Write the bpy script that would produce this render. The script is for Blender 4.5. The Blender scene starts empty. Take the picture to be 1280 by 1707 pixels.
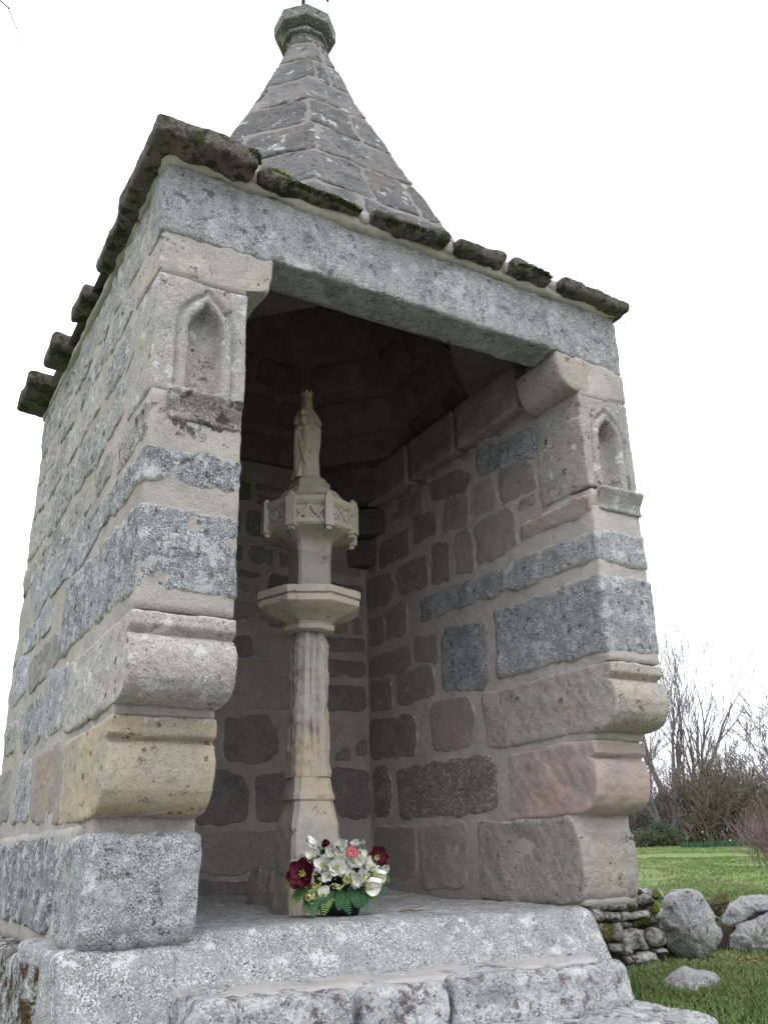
import bpy, math, random
import numpy as np
from mathutils import Vector, Matrix
R_ = math.radians
rng = random.Random(7)
scene = bpy.context.scene

# ------------------------------------------------------------------ camera
cam_d = bpy.data.cameras.new('camera'); cam = bpy.data.objects.new('camera', cam_d)
scene.collection.objects.link(cam); scene.camera = cam
CP = Vector((-0.6985, -2.7384, 0.1733))
rt = Vector((0.8651573, -0.5009210, -0.0241014)); up = Vector((-0.1604578, -0.3220242, 0.9330347)); fw = Vector((0.4751379, 0.8033545, 0.3589783))
cam.matrix_world = Matrix(((rt.x, up.x, -fw.x, CP.x), (rt.y, up.y, -fw.y, CP.y), (rt.z, up.z, -fw.z, CP.z), (0, 0, 0, 1)))
cam_d.lens = 1479.4628 / 1707 * 36; cam_d.sensor_width = 36; cam_d.clip_start = .05; cam_d.clip_end = 2000

# ------------------------------------------------------------------ overcast daylight
SUN_EL, SUN_AZ = R_(52), R_(205)      # azimuth measured from +Y towards +X
wd = bpy.data.worlds.new('World'); scene.world = wd; wd.use_nodes = True
nt = wd.node_tree; nt.nodes.clear()
sk = nt.nodes.new('ShaderNodeTexSky'); sk.sky_type = 'NISHITA'; sk.sun_disc = False
sk.sun_elevation = SUN_EL; sk.sun_rotation = SUN_AZ; sk.air_density = 1; sk.dust_density = 6
hs = nt.nodes.new('ShaderNodeHueSaturation'); hs.inputs['Saturation'].default_value = .25
mx = nt.nodes.new('ShaderNodeMix'); mx.data_type = 'RGBA'; mx.inputs[0].default_value = .85
mx.inputs[7].default_value = (13.5, 13.8, 15.0, 1)      # even cloud layer
bg = nt.nodes.new('ShaderNodeBackground'); bg.inputs[1].default_value = .1
ow = nt.nodes.new('ShaderNodeOutputWorld')
nt.links.new(sk.outputs[0], hs.inputs['Color']); nt.links.new(hs.outputs[0], mx.inputs[6]); nt.links.new(mx.outputs[2], bg.inputs[0]); nt.links.new(bg.outputs[0], ow.inputs[0])
sd = bpy.data.lights.new('sun', 'SUN'); sd.energy = .7; sd.angle = R_(40); sd.color = (1, .97, .93)
so = bpy.data.objects.new('sun', sd); scene.collection.objects.link(so)
sdir = Vector((math.sin(SUN_AZ) * math.cos(SUN_EL), math.cos(SUN_AZ) * math.cos(SUN_EL), math.sin(SUN_EL)))
so.rotation_euler = sdir.to_track_quat('Z', 'Y').to_euler()
scene.view_settings.view_transform = 'Standard'; scene.view_settings.look = 'None'
scene.view_settings.exposure = .62; scene.view_settings.gamma = 1
scene.view_settings.use_curve_mapping = False

# ------------------------------------------------------------------ noise
def _h(i, j, k, s):
    n = (i * 374761393 + j * 668265263 + k * 2147483647 + s * 1274126177) & 0xffffffff
    n = ((n ^ (n >> 13)) * 1274126177) & 0xffffffff
    n = (n ^ (n >> 16)) & 0xffffffff
    return n.astype(np.float64) / 4294967295.0
def vn(P, freq, seed=0):
    q = np.asarray(P, float) * freq; i = np.floor(q).astype(np.int64); f = q - i; f = f * f * f * (f * (f * 6 - 15) + 10)
    r = 0
    for a in (0, 1):
        for b in (0, 1):
            for c in (0, 1):
                w = (f[:, 0] if a else 1 - f[:, 0]) * (f[:, 1] if b else 1 - f[:, 1]) * (f[:, 2] if c else 1 - f[:, 2])
                r = r + w * _h(i[:, 0] + a, i[:, 1] + b, i[:, 2] + c, seed)
    return r * 2 - 1
def normals(V, F):
    N = np.zeros_like(V)
    for ln in (3, 4):
        Q = np.array([f for f in F if len(f) == ln], dtype=np.int64)
        if not len(Q): continue
        a = V[Q[:, 2]] - V[Q[:, 0]]; b = V[Q[:, -1]] - V[Q[:, 1]]
        if ln == 3: a = V[Q[:, 1]] - V[Q[:, 0]]; b = V[Q[:, 2]] - V[Q[:, 0]]
        n = np.cross(a, b)
        for k in range(ln): np.add.at(N, Q[:, k], n)
    return N / (np.linalg.norm(N, axis=1, keepdims=True) + 1e-12)
def displace(V, F, layers, seed=0):
    N = normals(V, F); d = np.zeros(len(V))
    for k, (fr, am) in enumerate(layers): d += am * vn(V, fr, seed + k * 17)
    return V + N * d[:, None]

# ------------------------------------------------------------------ object helpers
def sharpen(o, deg=32):
    o.data.set_sharp_from_angle(angle=math.radians(deg)); return o
def mesh_obj(name, V, F, mat=None, parent=None, smooth=True):
    me = bpy.data.meshes.new(name); me.from_pydata([tuple(v) for v in V], [], [tuple(int(i) for i in f) for f in F])
    if smooth: me.polygons.foreach_set('use_smooth', [True] * len(me.polygons))
    for m in (mat if isinstance(mat, (list, tuple)) else [mat]):
        if m: me.materials.append(m)
    me.update()
    o = bpy.data.objects.new(name, me); scene.collection.objects.link(o)
    if parent: o.parent = parent
    return o
def thing(name, label, cat, group=None, loc=(0, 0, 0), rz=0):
    o = bpy.data.objects.new(name, None); o.empty_display_size = .1; scene.collection.objects.link(o)
    o.location = loc; o.rotation_euler = (0, 0, rz)
    return tag(o, label, cat, group)
def tag(o, label=None, cat=None, group=None, kind=None):
    if label: o['label'] = label
    if cat: o['category'] = cat
    if group: o['group'] = group
    if kind: o['kind'] = kind
    return o

# ------------------------------------------------------------------ shape helpers
def block_mesh(x0, x1, y0, y1, z0, z1, res=.02, rad=.015):
    lo = np.array([x0, y0, z0]); hi = np.array([x1, y1, z1]); n = np.maximum(1, np.round((hi - lo) / res).astype(int))
    idx = {}; P = []; F = []
    def vid(i, j, k):
        t = (i, j, k)
        if t not in idx: idx[t] = len(P); P.append(t)
        return idx[t]
    nx, ny, nz = n
    for k in (0, nz):
        for i in range(nx):
            for j in range(ny):
                q = [vid(i, j, k), vid(i + 1, j, k), vid(i + 1, j + 1, k), vid(i, j + 1, k)]; F.append(q if k else q[::-1])
    for j in (0, ny):
        for i in range(nx):
            for k in range(nz):
                q = [vid(i, j, k), vid(i + 1, j, k), vid(i + 1, j, k + 1), vid(i, j, k + 1)]; F.append(q[::-1] if j else q)
    for i in (0, nx):
        for j in range(ny):
            for k in range(nz):
                q = [vid(i, j, k), vid(i, j + 1, k), vid(i, j + 1, k + 1), vid(i, j, k + 1)]; F.append(q if i else q[::-1])
    V = lo + np.array(P, float) / n * (hi - lo)
    r = min(rad, *(((hi - lo) / 2.01).tolist()))
    c = np.clip(V, lo + r, hi - r); d = V - c; L = np.linalg.norm(d, axis=1, keepdims=True)
    V = np.where(L > 1e-9, c + d / (L + 1e-12) * r, V)
    return V, F
ROUGH = ((9, .006), (26, .0035), (70, .002))
SMOO = ((7, .005), (22, .002))
sid = [0]
def set_smear(o, S):
    at = o.data.attributes.new('smear', 'FLOAT', 'POINT'); at.data.foreach_set('value', np.asarray(S, np.float32))
def block(name, mat, parent, b, res=.02, rad=.015, rough=ROUGH, warp=None, smear=0.):
    sid[0] += 1
    V, F = block_mesh(*b, res=res, rad=rad); V0 = V
    if warp: V = warp(V)
    V = displace(V, F, rough, sid[0] * 3)
    o = mesh_obj(name, V, F, mat, parent)
    if smear:
        d = np.minimum(np.minimum(V0[:, 2] - b[4], b[5] - V0[:, 2]), (b[3] - V0[:, 1]) * 1.0)
        set_smear(o, smear * np.clip(1 - d / .035, 0, 1))
    return o
def resample(poly, res, closed=True):
    out = []; n = len(poly)
    for i in range(n if closed else n - 1):
        a = np.array(poly[i], float); b = np.array(poly[(i + 1) % n], float); m = max(1, int(round(np.linalg.norm(b - a) / res)))
        for t in range(m): out.append(a + (b - a) * t / m)
    if not closed: out.append(np.array(poly[-1], float))
    return np.array(out)
def chaikin(p, it=1, q=.2):
    for _ in range(it):
        o = []
        for i in range(len(p)):
            a = np.array(p[i], float); b = np.array(p[(i + 1) % len(p)], float); o += [a * (1 - q) + b * q, a * q + b * (1 - q)]
        p = o
    return p
def ccw(p):
    p = np.array(p, float); s = np.sum(p[:, 0] * np.roll(p[:, 1], -1) - np.roll(p[:, 0], -1) * p[:, 1])
    return p if s > 0 else p[::-1]
def profile_solid(name, mat, parent, prof, axis, a0, a1, res=.018, endr=.012, rough=ROUGH, center=None, warp=None):
    """prof in the two other axes; extruded along axis (0=x, 1=y). Ends rounded by shrinking the outline."""
    sid[0] += 1
    p = ccw(prof); p = resample(p, res); n = len(p)
    c = np.array(center if center is not None else p.mean(0)); pn = np.roll(p, -1, 0) - np.roll(p, 1, 0)
    nn = np.stack([pn[:, 1], -pn[:, 0]], 1); nn /= np.linalg.norm(nn, axis=1, keepdims=True) + 1e-9
    rows = []; m = max(2, int((a1 - a0) / res)); R = .001
    for s in np.linspace(1, .15, max(3, int(.12 / res / 1.0))): rows.append((a0, (c + (p - nn * endr - c) * (1 - s)) if s > .9999 else c + (p - nn * endr - c) * (1 - s)))
    rows = [(a0, c + (p - nn * endr - c) * s) for s in np.linspace(.08, 1, 7)]
    rows.append((a0 + endr * .35, p - nn * endr * .3))
    for t in np.linspace(a0 + endr, a1 - endr, m): rows.append((t, p))
    rows.append((a1 - endr * .35, p - nn * endr * .3))
    rows += [(a1, c + (p - nn * endr - c) * s) for s in np.linspace(1, .08, 7)]
    V = []; F = []
    def to3(a, q):
        return (a, q[0], q[1]) if axis == 0 else (q[0], a, q[1])
    for a, ring in rows: V += [to3(a, q) for q in ring]
    k = len(rows)
    for r in range(k - 1):
        for i in range(n):
            j = (i + 1) % n; q = [r * n + i, r * n + j, (r + 1) * n + j, (r + 1) * n + i]; F.append(q if axis == 1 else q[::-1])
    V.append(to3(a0, c)); V.append(to3(a1, c))
    for i in range(n):
        j = (i + 1) % n; t = [len(V) - 2, j, i]; u = [len(V) - 1, (k - 1) * n + i, (k - 1) * n + j]
        if axis == 0: t = t[::-1]; u = u[::-1]
        F += [t, u]
    V = np.array(V, float)
    # make sure normals face outward
    N = normals(V, F); cc = V.mean(0)
    if np.sum(np.einsum('ij,ij->i', N, V - cc)) < 0: F = [f[::-1] for f in F]
    if warp: V = warp(V)
    V = displace(V, F, rough, sid[0] * 3)
    return mesh_obj(name, V, F, mat, parent)
def poly_slab(name, mat, parent, poly, mapf, h=.008, depth=.025, res=.022, edge=.014, rough=.003, dome=0., jit=.005, rounds=2, q=.2, back=False, smear=0., grow=0.):
    sid[0] += 1; s0 = sid[0] * 5
    p = ccw(poly); p = chaikin(p, rounds, q); p = resample(p, res)
    p = np.array([v for i, v in enumerate(p) if np.linalg.norm(v - p[i - 1]) > res * .25]); n = len(p)
    if grow: tn = np.roll(p, -1, 0) - np.roll(p, 1, 0); tn = np.c_[tn[:, 1], -tn[:, 0]]; p = p + grow * tn / (np.linalg.norm(tn, axis=1, keepdims=True) + 1e-9)
    P3 = np.c_[p, np.zeros(n) + s0]
    p = p + np.c_[vn(P3, 12, s0), vn(P3, 12, s0 + 3)] * jit + np.c_[vn(P3, 40, s0 + 5), vn(P3, 40, s0 + 6)] * jit * .6
    c = p.mean(0); rad = np.linalg.norm(p - c, axis=1); mr = rad.max(); nr = int(min(12, max(3, mr / res / 1.3)))
    rings = [(p, -depth), (p, -.002)]
    def ins(d): return c + (p - c) * np.clip(1 - d / (rad[:, None] + 1e-6), .3, 1)
    rings.append((ins(edge * .35), h * .6)); e = ins(edge); rings.append((e, h))
    for s in np.linspace(1, 0, nr + 1)[1:-1]: rings.append((c + (e - c) * s, h + dome * (1 - s * s)))
    U = np.concatenate([r for r, _ in rings] + [c[None]]); H = np.concatenate([np.full(n, hh) for _, hh in rings] + [[h + dome]])
    Q = np.c_[U, np.full(len(U), s0 * .37)]
    nz = rough * vn(Q, 16, s0 + 1) + rough * .7 * vn(Q, 45, s0 + 2)
    if dome > .03: nz += dome * .35 * vn(Q, 5, s0 + 8)
    H = H + np.where(H > -depth * .5, nz, 0)
    if back: H = np.where(H < 0, -depth, H)
    k = len(rings); F = []
    for r in range(k - 1):
        for i in range(n):
            j = (i + 1) % n; F.append((r * n + i, r * n + j, (r + 1) * n + j, (r + 1) * n + i))
    ci = k * n
    for i in range(n): F.append(((k - 1) * n + i, (k - 1) * n + (i + 1) % n, ci))
    if back:
        U = np.concatenate([U, c[None]]); H = np.append(H, -depth)
        for i in range(n): F.append(((i + 1) % n, i, ci + 1))
    P, N = mapf(U); V = P + N * H[:, None]
    # face outward check
    nn = normals(V, F)[ci]
    if np.dot(nn, N[ci]) < 0: F = [f[::-1] for f in F]
    o = mesh_obj(name, V, F, mat, parent)
    if smear:
        outer = np.concatenate([np.tile(p, (k, 1)), c[None]]); dd = np.linalg.norm(U[:len(outer)] - outer, axis=1); dd[-1] = 1; S = smear * np.clip(1 - dd / .03, 0, 1)
        set_smear(o, np.r_[S, np.zeros(len(V) - len(S))])
    return o
def plane_map(origin, ua, va, nrm):
    o, ua, va, nrm = [np.array(t, float) for t in (origin, ua, va, nrm)]
    def f(U): return o + U[:, :1] * ua + U[:, 1:2] * va, np.tile(nrm, (len(U), 1))
    return f
def gen_rows(u0, u1, rows, wmin, wmax, gap, r, splits=.25, jit=.012, starts=None):
    """rows: list of (v0, v1); returns irregular quads"""
    out = []
    for ri, (v0, v1) in enumerate(rows):
        u = (starts[ri] if starts else u0); H = v1 - v0
        while u < u1 - .03:
            w = r.uniform(wmin, wmax) * (1 + .6 * (H > .22)); w = min(w, u1 - u)
            if u1 - u - w < wmin * .5: w = u1 - u
            cells = [(v0, v1)]
            if H > .15 and r.random() < splits: m = v0 + H * r.uniform(.38, .62); cells = [(v0, m), (m, v1)]
            for a, b in cells:
                g = gap * r.uniform(.7, 1.5) / 2; j = lambda s=1: r.uniform(-jit, jit) * s
                out.append([(u + g + j(), a + g + j()), (u + w / 2, a + g + j(.6)), (u + w - g + j(), a + g + j()), (u + w - g + j(.6), (a + b) / 2), (u + w - g + j(), b - g + j()), (u + w / 2, b - g + j(.6)), (u + g + j(), b - g + j()), (u + g + j(.6), (a + b) / 2)])
            u += w
    return out

# ------------------------------------------------------------------ materials
class NT:
    def __init__(s, name):
        s.m = bpy.data.materials.new(name); s.m.use_nodes = True; s.t = s.m.node_tree; s.t.nodes.clear()
        s.out = s.n('ShaderNodeOutputMaterial'); s.b = s.n('ShaderNodeBsdfPrincipled'); s.l(s.b.outputs[0], s.out.inputs[0])
        s.tc = s.n('ShaderNodeTexCoord'); s.oi = s.n('ShaderNodeObjectInfo')
        ad = s.n('ShaderNodeVectorMath'); ad.operation = 'ADD'; mu = s.n('ShaderNodeMath'); mu.operation = 'MULTIPLY'; mu.inputs[1].default_value = 37.0
        s.l(s.oi.outputs['Random'], mu.inputs[0]); s.l(s.tc.outputs['Object'], ad.inputs[0]); s.l(mu.outputs[0], ad.inputs[1]); s.co = ad.outputs[0]
    def n(s, t): return s.t.nodes.new(t)
    def l(s, a, b): s.t.links.new(a, b)
    def noise(s, scale, det=4, rough=.55, stretch=None, co=None):
        x = s.n('ShaderNodeTexNoise'); x.inputs['Scale'].default_value = scale; x.inputs['Detail'].default_value = det; x.inputs['Roughness'].default_value = rough
        c = co or s.co
        if stretch:
            mp = s.n('ShaderNodeMapping'); mp.inputs['Scale'].default_value = stretch; s.l(c, mp.inputs[0]); c = mp.outputs[0]
        s.l(c, x.inputs['Vector']); return x.outputs['Fac']
    def voro(s, scale, feature='F1', out='Color'):
        x = s.n('ShaderNodeTexVoronoi'); x.inputs['Scale'].default_value = scale; x.feature = feature; s.l(s.co, x.inputs['Vector']); return x.outputs[out]
    def ramp(s, f, stops, interp='LINEAR'):
        r = s.n('ShaderNodeValToRGB'); r.color_ramp.interpolation = interp; e = r.color_ramp.elements
        while len(e) > 1: e.remove(e[-1])
        e[0].position, e[0].color = stops[0][0], c4(stops[0][1])
        for p, c in stops[1:]: x = e.new(p); x.color = c4(c)
        s.l(f, r.inputs[0]); return r.outputs[0]
    def mix(s, fac, a, b, mode='MIX'):
        m = s.n('ShaderNodeMix'); m.data_type = 'RGBA'; m.blend_type = mode; m.clamp_factor = True
        for k, v in ((0, fac), (6, a), (7, b)):
            if isinstance(v, bpy.types.NodeSocket): s.l(v, m.inputs[k])
            else: m.inputs[k].default_value = c4(v) if k else v
        return m.outputs[2]
    def math(s, op, a, b=None):
        m = s.n('ShaderNodeMath'); m.operation = op
        for i, v in enumerate((a, b)):
            if v is None: continue
            if isinstance(v, bpy.types.NodeSocket): s.l(v, m.inputs[i])
            else: m.inputs[i].default_value = v
        return m.outputs[0]
    def bump(s, h, strength, dist, prev=None):
        b = s.n('ShaderNodeBump'); b.inputs['Strength'].default_value = strength; b.inputs['Distance'].default_value = dist; s.l(h, b.inputs['Height'])
        if prev: s.l(prev, b.inputs['Normal'])
        return b.outputs[0]
def c4(c):
    if isinstance(c, (int, float)): return (c, c, c, 1)
    return tuple(c) if len(c) == 4 else (*c, 1)
def stone_mat(name, A, B, speck=.6, scale=150, black=(.045, .045, .05), white=(.62, .64, .66), lichen=.0, lcol=(.55, .565, .575), crust=.0, ccol=(.05, .047, .04), moss=0., mcol=(.06, .065, .015), scol=(.44, .41, .383), bump=.6, streak=0., var=.25, warm=None):
    s = NT(name)
    n1 = s.noise(7, 6, .66); col = s.ramp(n1, [(.3, B), (.7, A)])
    if warm: col = s.mix(s.ramp(s.noise(3.2, 3), [(.45, 0), (.68, .8)]), col, warm)
    v = s.math('ADD', s.math('MULTIPLY', s.oi.outputs['Random'], var), 1 - var / 2)
    col = s.mix(1, col, s.mix(0, v, v), 'MULTIPLY')
    fine = s.noise(scale * .75, 3, .75); vor = s.n('ShaderNodeSeparateColor'); s.l(s.voro(scale), vor.inputs[0])
    patch = s.ramp(s.noise(19, 7, .72), [(.40, .12), (.60, 1)]); patch2 = s.ramp(s.noise(13, 7, .72), [(.42, .2), (.60, 1)])
    kb = s.math('MULTIPLY', s.ramp(s.math('ADD', s.math('MULTIPLY', vor.outputs[0], .5), s.math('MULTIPLY', fine, .5)), [(.34, 1), (.42, 0)]), patch)
    kw = s.ramp(s.math('ADD', s.math('MULTIPLY', vor.outputs[1], .5), s.math('MULTIPLY', fine, .5)), [(.55, 0), (.64, 1)])
    col = s.mix(s.math('MULTIPLY', kb, speck), col, black); col = s.mix(s.math('MULTIPLY', s.math('MULTIPLY', kw, patch2), speck * .9), col, white)
    if streak: col = s.mix(s.math('MULTIPLY', s.ramp(s.noise(6, 4, .6, (1.6, 1.6, .16)), [(.48, 0), (.66, 1)]), streak), col, (.58, .62, .66))
    if streak: col = s.mix(s.math('MULTIPLY', s.ramp(s.noise(8, 4, .6, (1.3, 1.3, .14)), [(.52, 0), (.7, 1)]), streak * .6), col, (.16, .18, .22))
    if lichen:
        lm = s.ramp(s.math('ADD', s.noise(11, 6, .68), s.math('MULTIPLY', fine, .12)), [(.66 - lichen * .14, 0), (.70 - lichen * .14, 1)])
        col = s.mix(s.math('MULTIPLY', lm, .72), col, s.mix(s.math('MULTIPLY', kb, .6), lcol, black))
    if crust:
        cm = s.ramp(s.math('ADD', s.noise(17, 7, .72), s.math('MULTIPLY', fine, .1)), [(.66 - crust * .14, 0), (.71 - crust * .14, 1)])
        col = s.mix(s.math('MULTIPLY', cm, .85), col, ccol)
    if moss:
        mm = s.ramp(s.noise(9, 7, .7), [(.6 - moss * .2, 0), (.66 - moss * .2, 1)]); col = s.mix(mm, col, s.ramp(fine, [(.3, tuple(k * .4 for k in mcol)), (.7, mcol)]))
    at = s.n('ShaderNodeAttribute'); at.attribute_name = 'smear'
    sm = s.ramp(s.math('ADD', at.outputs['Fac'], s.math('MULTIPLY', s.math('SUBTRACT', s.noise(19, 7, .72), .5), 3.2)), [(.66, 0), (.86, 1)]); sm = s.math('MULTIPLY', sm, s.ramp(at.outputs['Fac'], [(.02, 0), (.2, 1)]))
    col = s.mix(sm, col, s.mix(s.ramp(fine, [(.35, .3), (.5, 0)]), scol, tuple(k * .5 for k in scol)))
    s.l(col, s.b.inputs['Base Color']); s.b.inputs['Roughness'].default_value = .92; s.b.inputs['Specular IOR Level'].default_value = .15
    hgt = s.math('ADD', s.math('MULTIPLY', fine, .6), s.noise(45, 5, .65))
    s.l(s.bump(hgt, bump, .012), s.b.inputs['Normal'])
    return s.m
def plain_mat(name, A, B=None, scale=30, rough=.8, bump=.2, spec=.2, bd=.004, sss=0, det=4):
    s = NT(name); B = B or tuple(k * .75 for k in A)
    n = s.noise(scale, det); s.l(s.ramp(n, [(.3, B), (.7, A)]), s.b.inputs['Base Color'])
    s.b.inputs['Roughness'].default_value = rough; s.b.inputs['Specular IOR Level'].default_value = spec
    if bump: s.l(s.bump(s.noise(scale * 2.2, 4), bump, bd), s.b.inputs['Normal'])
    if sss: s.b.inputs['Subsurface Weight'].default_value = sss; s.b.inputs['Subsurface Radius'].default_value = (.01, .01, .01)
    return s.m
M = {}
M['granite'] = stone_mat('grey_granite', (.35, .36, .375), (.18, .19, .205), .95, 250, lichen=.25, crust=.15, bump=.9)
M['granite_dark'] = stone_mat('dark_grey_granite', (.29, .30, .32), (.12, .13, .145), 1, 250, lichen=.45, crust=.3, bump=1)
M['lintel'] = stone_mat('pale_lintel_granite', (.43, .435, .44), (.28, .285, .29), 1, 230, lcol=(.60, .61, .62), streak=.4, lichen=.25, crust=.28, ccol=(.12, .125, .13), bump=1.3)
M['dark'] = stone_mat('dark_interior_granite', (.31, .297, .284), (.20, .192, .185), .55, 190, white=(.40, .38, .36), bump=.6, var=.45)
M['back_dark'] = stone_mat('dark_back_wall_granite', (.20, .19, .182), (.12, .114, .11), .5, 190, white=(.34, .32, .31), bump=.6, var=.4)  # darker granite for the back wall, contrasting with its mortar
M['vault_shade'] = stone_mat('shaded_vault_stone', (.135, .12, .112), (.08, .073, .07), .35, 160, white=(.26, .24, .23), bump=.6, var=.5)  # vault and ceiling stone: interior shade is put into this dark colour
M['speck'] = stone_mat('coarse_speckled_granite', (.25, .237, .22), (.165, .156, .145), .9, 110, white=(.45, .43, .4), bump=.9)
M['brown'] = stone_mat('brown_granite', (.295, .262, .237), (.205, .186, .172), .4, 160, white=(.42, .36, .3), bump=.5, var=.35, warm=(.29, .225, .175))
M['sandy'] = stone_mat('sandy_brown_granite', (.36, .336, .31), (.275, .26, .245), .45, 160, white=(.5, .46, .4), bump=.6, crust=.1, warm=(.355, .30, .25))
M['corbel_grey'] = stone_mat('beige_grey_corbel_granite', (.38, .36, .33), (.27, .258, .24), .55, 220, crust=.12, lichen=.15, lcol=(.6, .6, .57), bump=.6, warm=(.36, .32, .28))
M['pink'] = stone_mat('pinkish_granite', (.37, .30, .27), (.29, .245, .225), .3, 170, white=(.5, .42, .37), bump=.45, warm=(.40, .285, .245))
M['ochre'] = stone_mat('ochre_granite', (.40, .355, .28), (.30, .285, .24), .3, 160, white=(.55, .47, .36), bump=.5, warm=(.45, .345, .22), crust=.2)
M['grey_carved'] = stone_mat('weathered_carved_granite', (.33, .32, .295), (.225, .22, .205), .45, 220, crust=.2, lichen=.12, bump=.5, warm=(.32, .295, .255))
M['sill'] = stone_mat('lichened_sill_granite', (.33, .31, .28), (.2, .19, .17), .5, 150, crust=.5, lichen=.35, lcol=(.48, .49, .46), bump=.9)
M['cornice'] = stone_mat('blackened_cornice_granite', (.17, .15, .13), (.075, .07, .06), .4, 150, white=(.3, .29, .26), crust=.6, ccol=(.03, .033, .026), moss=.38, mcol=(.05, .058, .022), bump=1)
M['spire'] = stone_mat('weathered_spire_granite', (.165, .162, .165), (.085, .085, .088), .45, 190, white=(.4, .39, .37), crust=.25, lichen=.05, bump=.9, var=.5, warm=(.19, .175, .165))
M['left'] = stone_mat('side_wall_granite', (.295, .292, .285), (.195, .195, .195), .75, 210, crust=.25, lichen=.2, bump=.8, var=.3, scol=(.40, .37, .33), warm=(.30, .27, .24))
M['step'] = stone_mat('lichened_step_granite', (.42, .42, .415), (.25, .25, .25), .7, 140, lichen=.55, lcol=(.52, .54, .52), crust=.45, ccol=(.10, .078, .078), bump=1)
M['slab'] = stone_mat('pale_floor_granite', (.275, .275, .27), (.175, .177, .177), .85, 230, lichen=.15, bump=.45)
M['mossy'] = stone_mat('moss_streaked_granite', (.3, .3, .3), (.18, .18, .18), .7, 140, lichen=.5, moss=.45, mcol=(.085, .06, .025), crust=.4, bump=1.2)
M['rock'] = stone_mat('field_boulder_granite', (.36, .355, .35), (.21, .207, .205), .6, 150, lichen=.3, lcol=(.38, .42, .38), crust=.3, ccol=(.07, .05, .045), bump=1.4)
M['drywall'] = stone_mat('dry_wall_granite', (.34, .325, .305), (.21, .20, .19), .5, 150, lichen=.35, lcol=(.46, .48, .45), crust=.55, moss=.1, mcol=(.1, .11, .03), bump=1, var=.5)
M['drymoss'] = stone_mat('mossy_dry_wall_granite', (.16, .13, .09), (.08, .065, .045), .4, 130, moss=.9, mcol=(.10, .09, .03), bump=1)
M['statue'] = stone_mat('pale_statue_limestone', (.44, .41, .34), (.33, .31, .25), .1, 200, bump=.25, crust=.1, ccol=(.2, .19, .15))
M['column'] = stone_mat('worn_column_limestone', (.44, .405, .35), (.33, .31, .28), .12, 200, black=(.15, .13, .11), bump=.4, crust=.12, ccol=(.17, .155, .135), warm=(.46, .36, .25))
M['finial'] = stone_mat('finial_granite', (.2, .2, .185), (.1, .1, .095), .5, 150, crust=.25, lichen=.1, bump=.6)
def mortar_mat(name, A, B, stain=.3):
    s = NT(name)
    col = s.ramp(s.noise(5, 5, .6), [(.3, B), (.7, A)])
    f = s.noise(230, 3, .7); col = s.mix(s.ramp(f, [(.32, .6), (.5, 0)]), col, tuple(k * .45 for k in A)); col = s.mix(s.ramp(f, [(.55, 0), (.7, .5)]), col, (.58, .55, .52))
    col = s.mix(s.math('MULTIPLY', s.ramp(s.noise(9, 7, .7), [(.52, 0), (.68, 1)]), stain), col, (.2, .19, .17))
    s.l(col, s.b.inputs['Base Color']); s.b.inputs['Roughness'].default_value = .95; s.b.inputs['Specular IOR Level'].default_value = .1
    s.l(s.bump(s.math('ADD', s.math('MULTIPLY', f, .35), s.noise(30, 6, .7)), .8, .014), s.b.inputs['Normal'])
    return s.m
M['mortar'] = mortar_mat('sandy_lime_mortar', (.49, .458, .43), (.37, .343, .32))
M['mortar_side'] = mortar_mat('side_wall_mortar', (.43, .40, .365), (.32, .30, .275), .6)
M['mortar_shaded'] = mortar_mat('shaded_back_wall_mortar', (.37, .34, .318), (.275, .25, .235), .5)  # darker copy of the mortar; back wall shade is painted into it
M['cement'] = mortar_mat('pale_cement', (.50, .485, .46), (.40, .39, .375), .2)
M['mortar_spire'] = mortar_mat('spire_mortar', (.28, .27, .262), (.185, .178, .173), .6)
M['soil'] = plain_mat('dark_soil', (.07, .055, .04), (.03, .025, .018), 40, .95, .8, .1, .02)
M['iron'] = plain_mat('rusted_iron', (.05, .05, .06), (.03, .025, .025), 60, .7, .2)
M['bark'] = plain_mat('grey_bark', (.19, .172, .172), (.11, .10, .10), 6, .9, .6, .1, .03)
M['bark_red'] = plain_mat('reddish_twigs', (.22, .155, .145), (.14, .10, .095), 6, .9, .2)
M['bark_brown'] = plain_mat('brown_twigs', (.19, .16, .125), (.10, .085, .065), 6, .9, .2)

# ================================================================== THE WAYSIDE CHAPEL
chapel = thing('stone_chapel', 'open-fronted granite wayside chapel with a pointed octagonal spire and stepped corbels at both front corners', 'chapel')
X0, X1, XL, XR, YB, YE, ZT = 0., 2.3, .33, 2.01, 2.08, 2.45, 2.715
WR = dict(res=.035, rad=.01, rough=((5, .006), (18, .004)))
def wall_profile():
    return [(.02, 2.72), (.02, 2.40), (-.004, 2.385), (-.004, 2.180), (.13, 2.172), (.13, 1.712), (-.003, 1.702), (-.004, .916), (.12, .902), (.15, .875), (.15, .615), (.16, .602), (.265, .580), (.265, .306), (.292, .303), (.30, -.05), (YE, -.05), (YE, 2.72)]
def bulge(y, z): return .013 * vn(np.c_[y, z, y * 0 + 4.4], 3.1, 77) + .006 * vn(np.c_[y, z, y * 0 + 1.4], 9, 78)
def core_left(V):
    V = V.copy(); w = np.clip((.05 - V[:, 0]) / .04, 0, 1) * np.clip((V[:, 1] - .25) / .25, 0, 1); V[:, 0] -= w * bulge(V[:, 1], V[:, 2]); return V
left_wall = profile_solid('left_wall', M['mortar_side'], chapel, wall_profile(), 0, X0 - .002, XL + .002, res=.028, endr=.008, rough=((18, .0030), (50, .0015)), center=(1.2, 1.45), warp=core_left)
right_wall = profile_solid('right_wall', M['mortar'], chapel, wall_profile(), 0, XR - .001, X1 + .002, res=.022, endr=.008, rough=((6, .0025), (30, .0015)), center=(1.2, 1.45))
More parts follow.
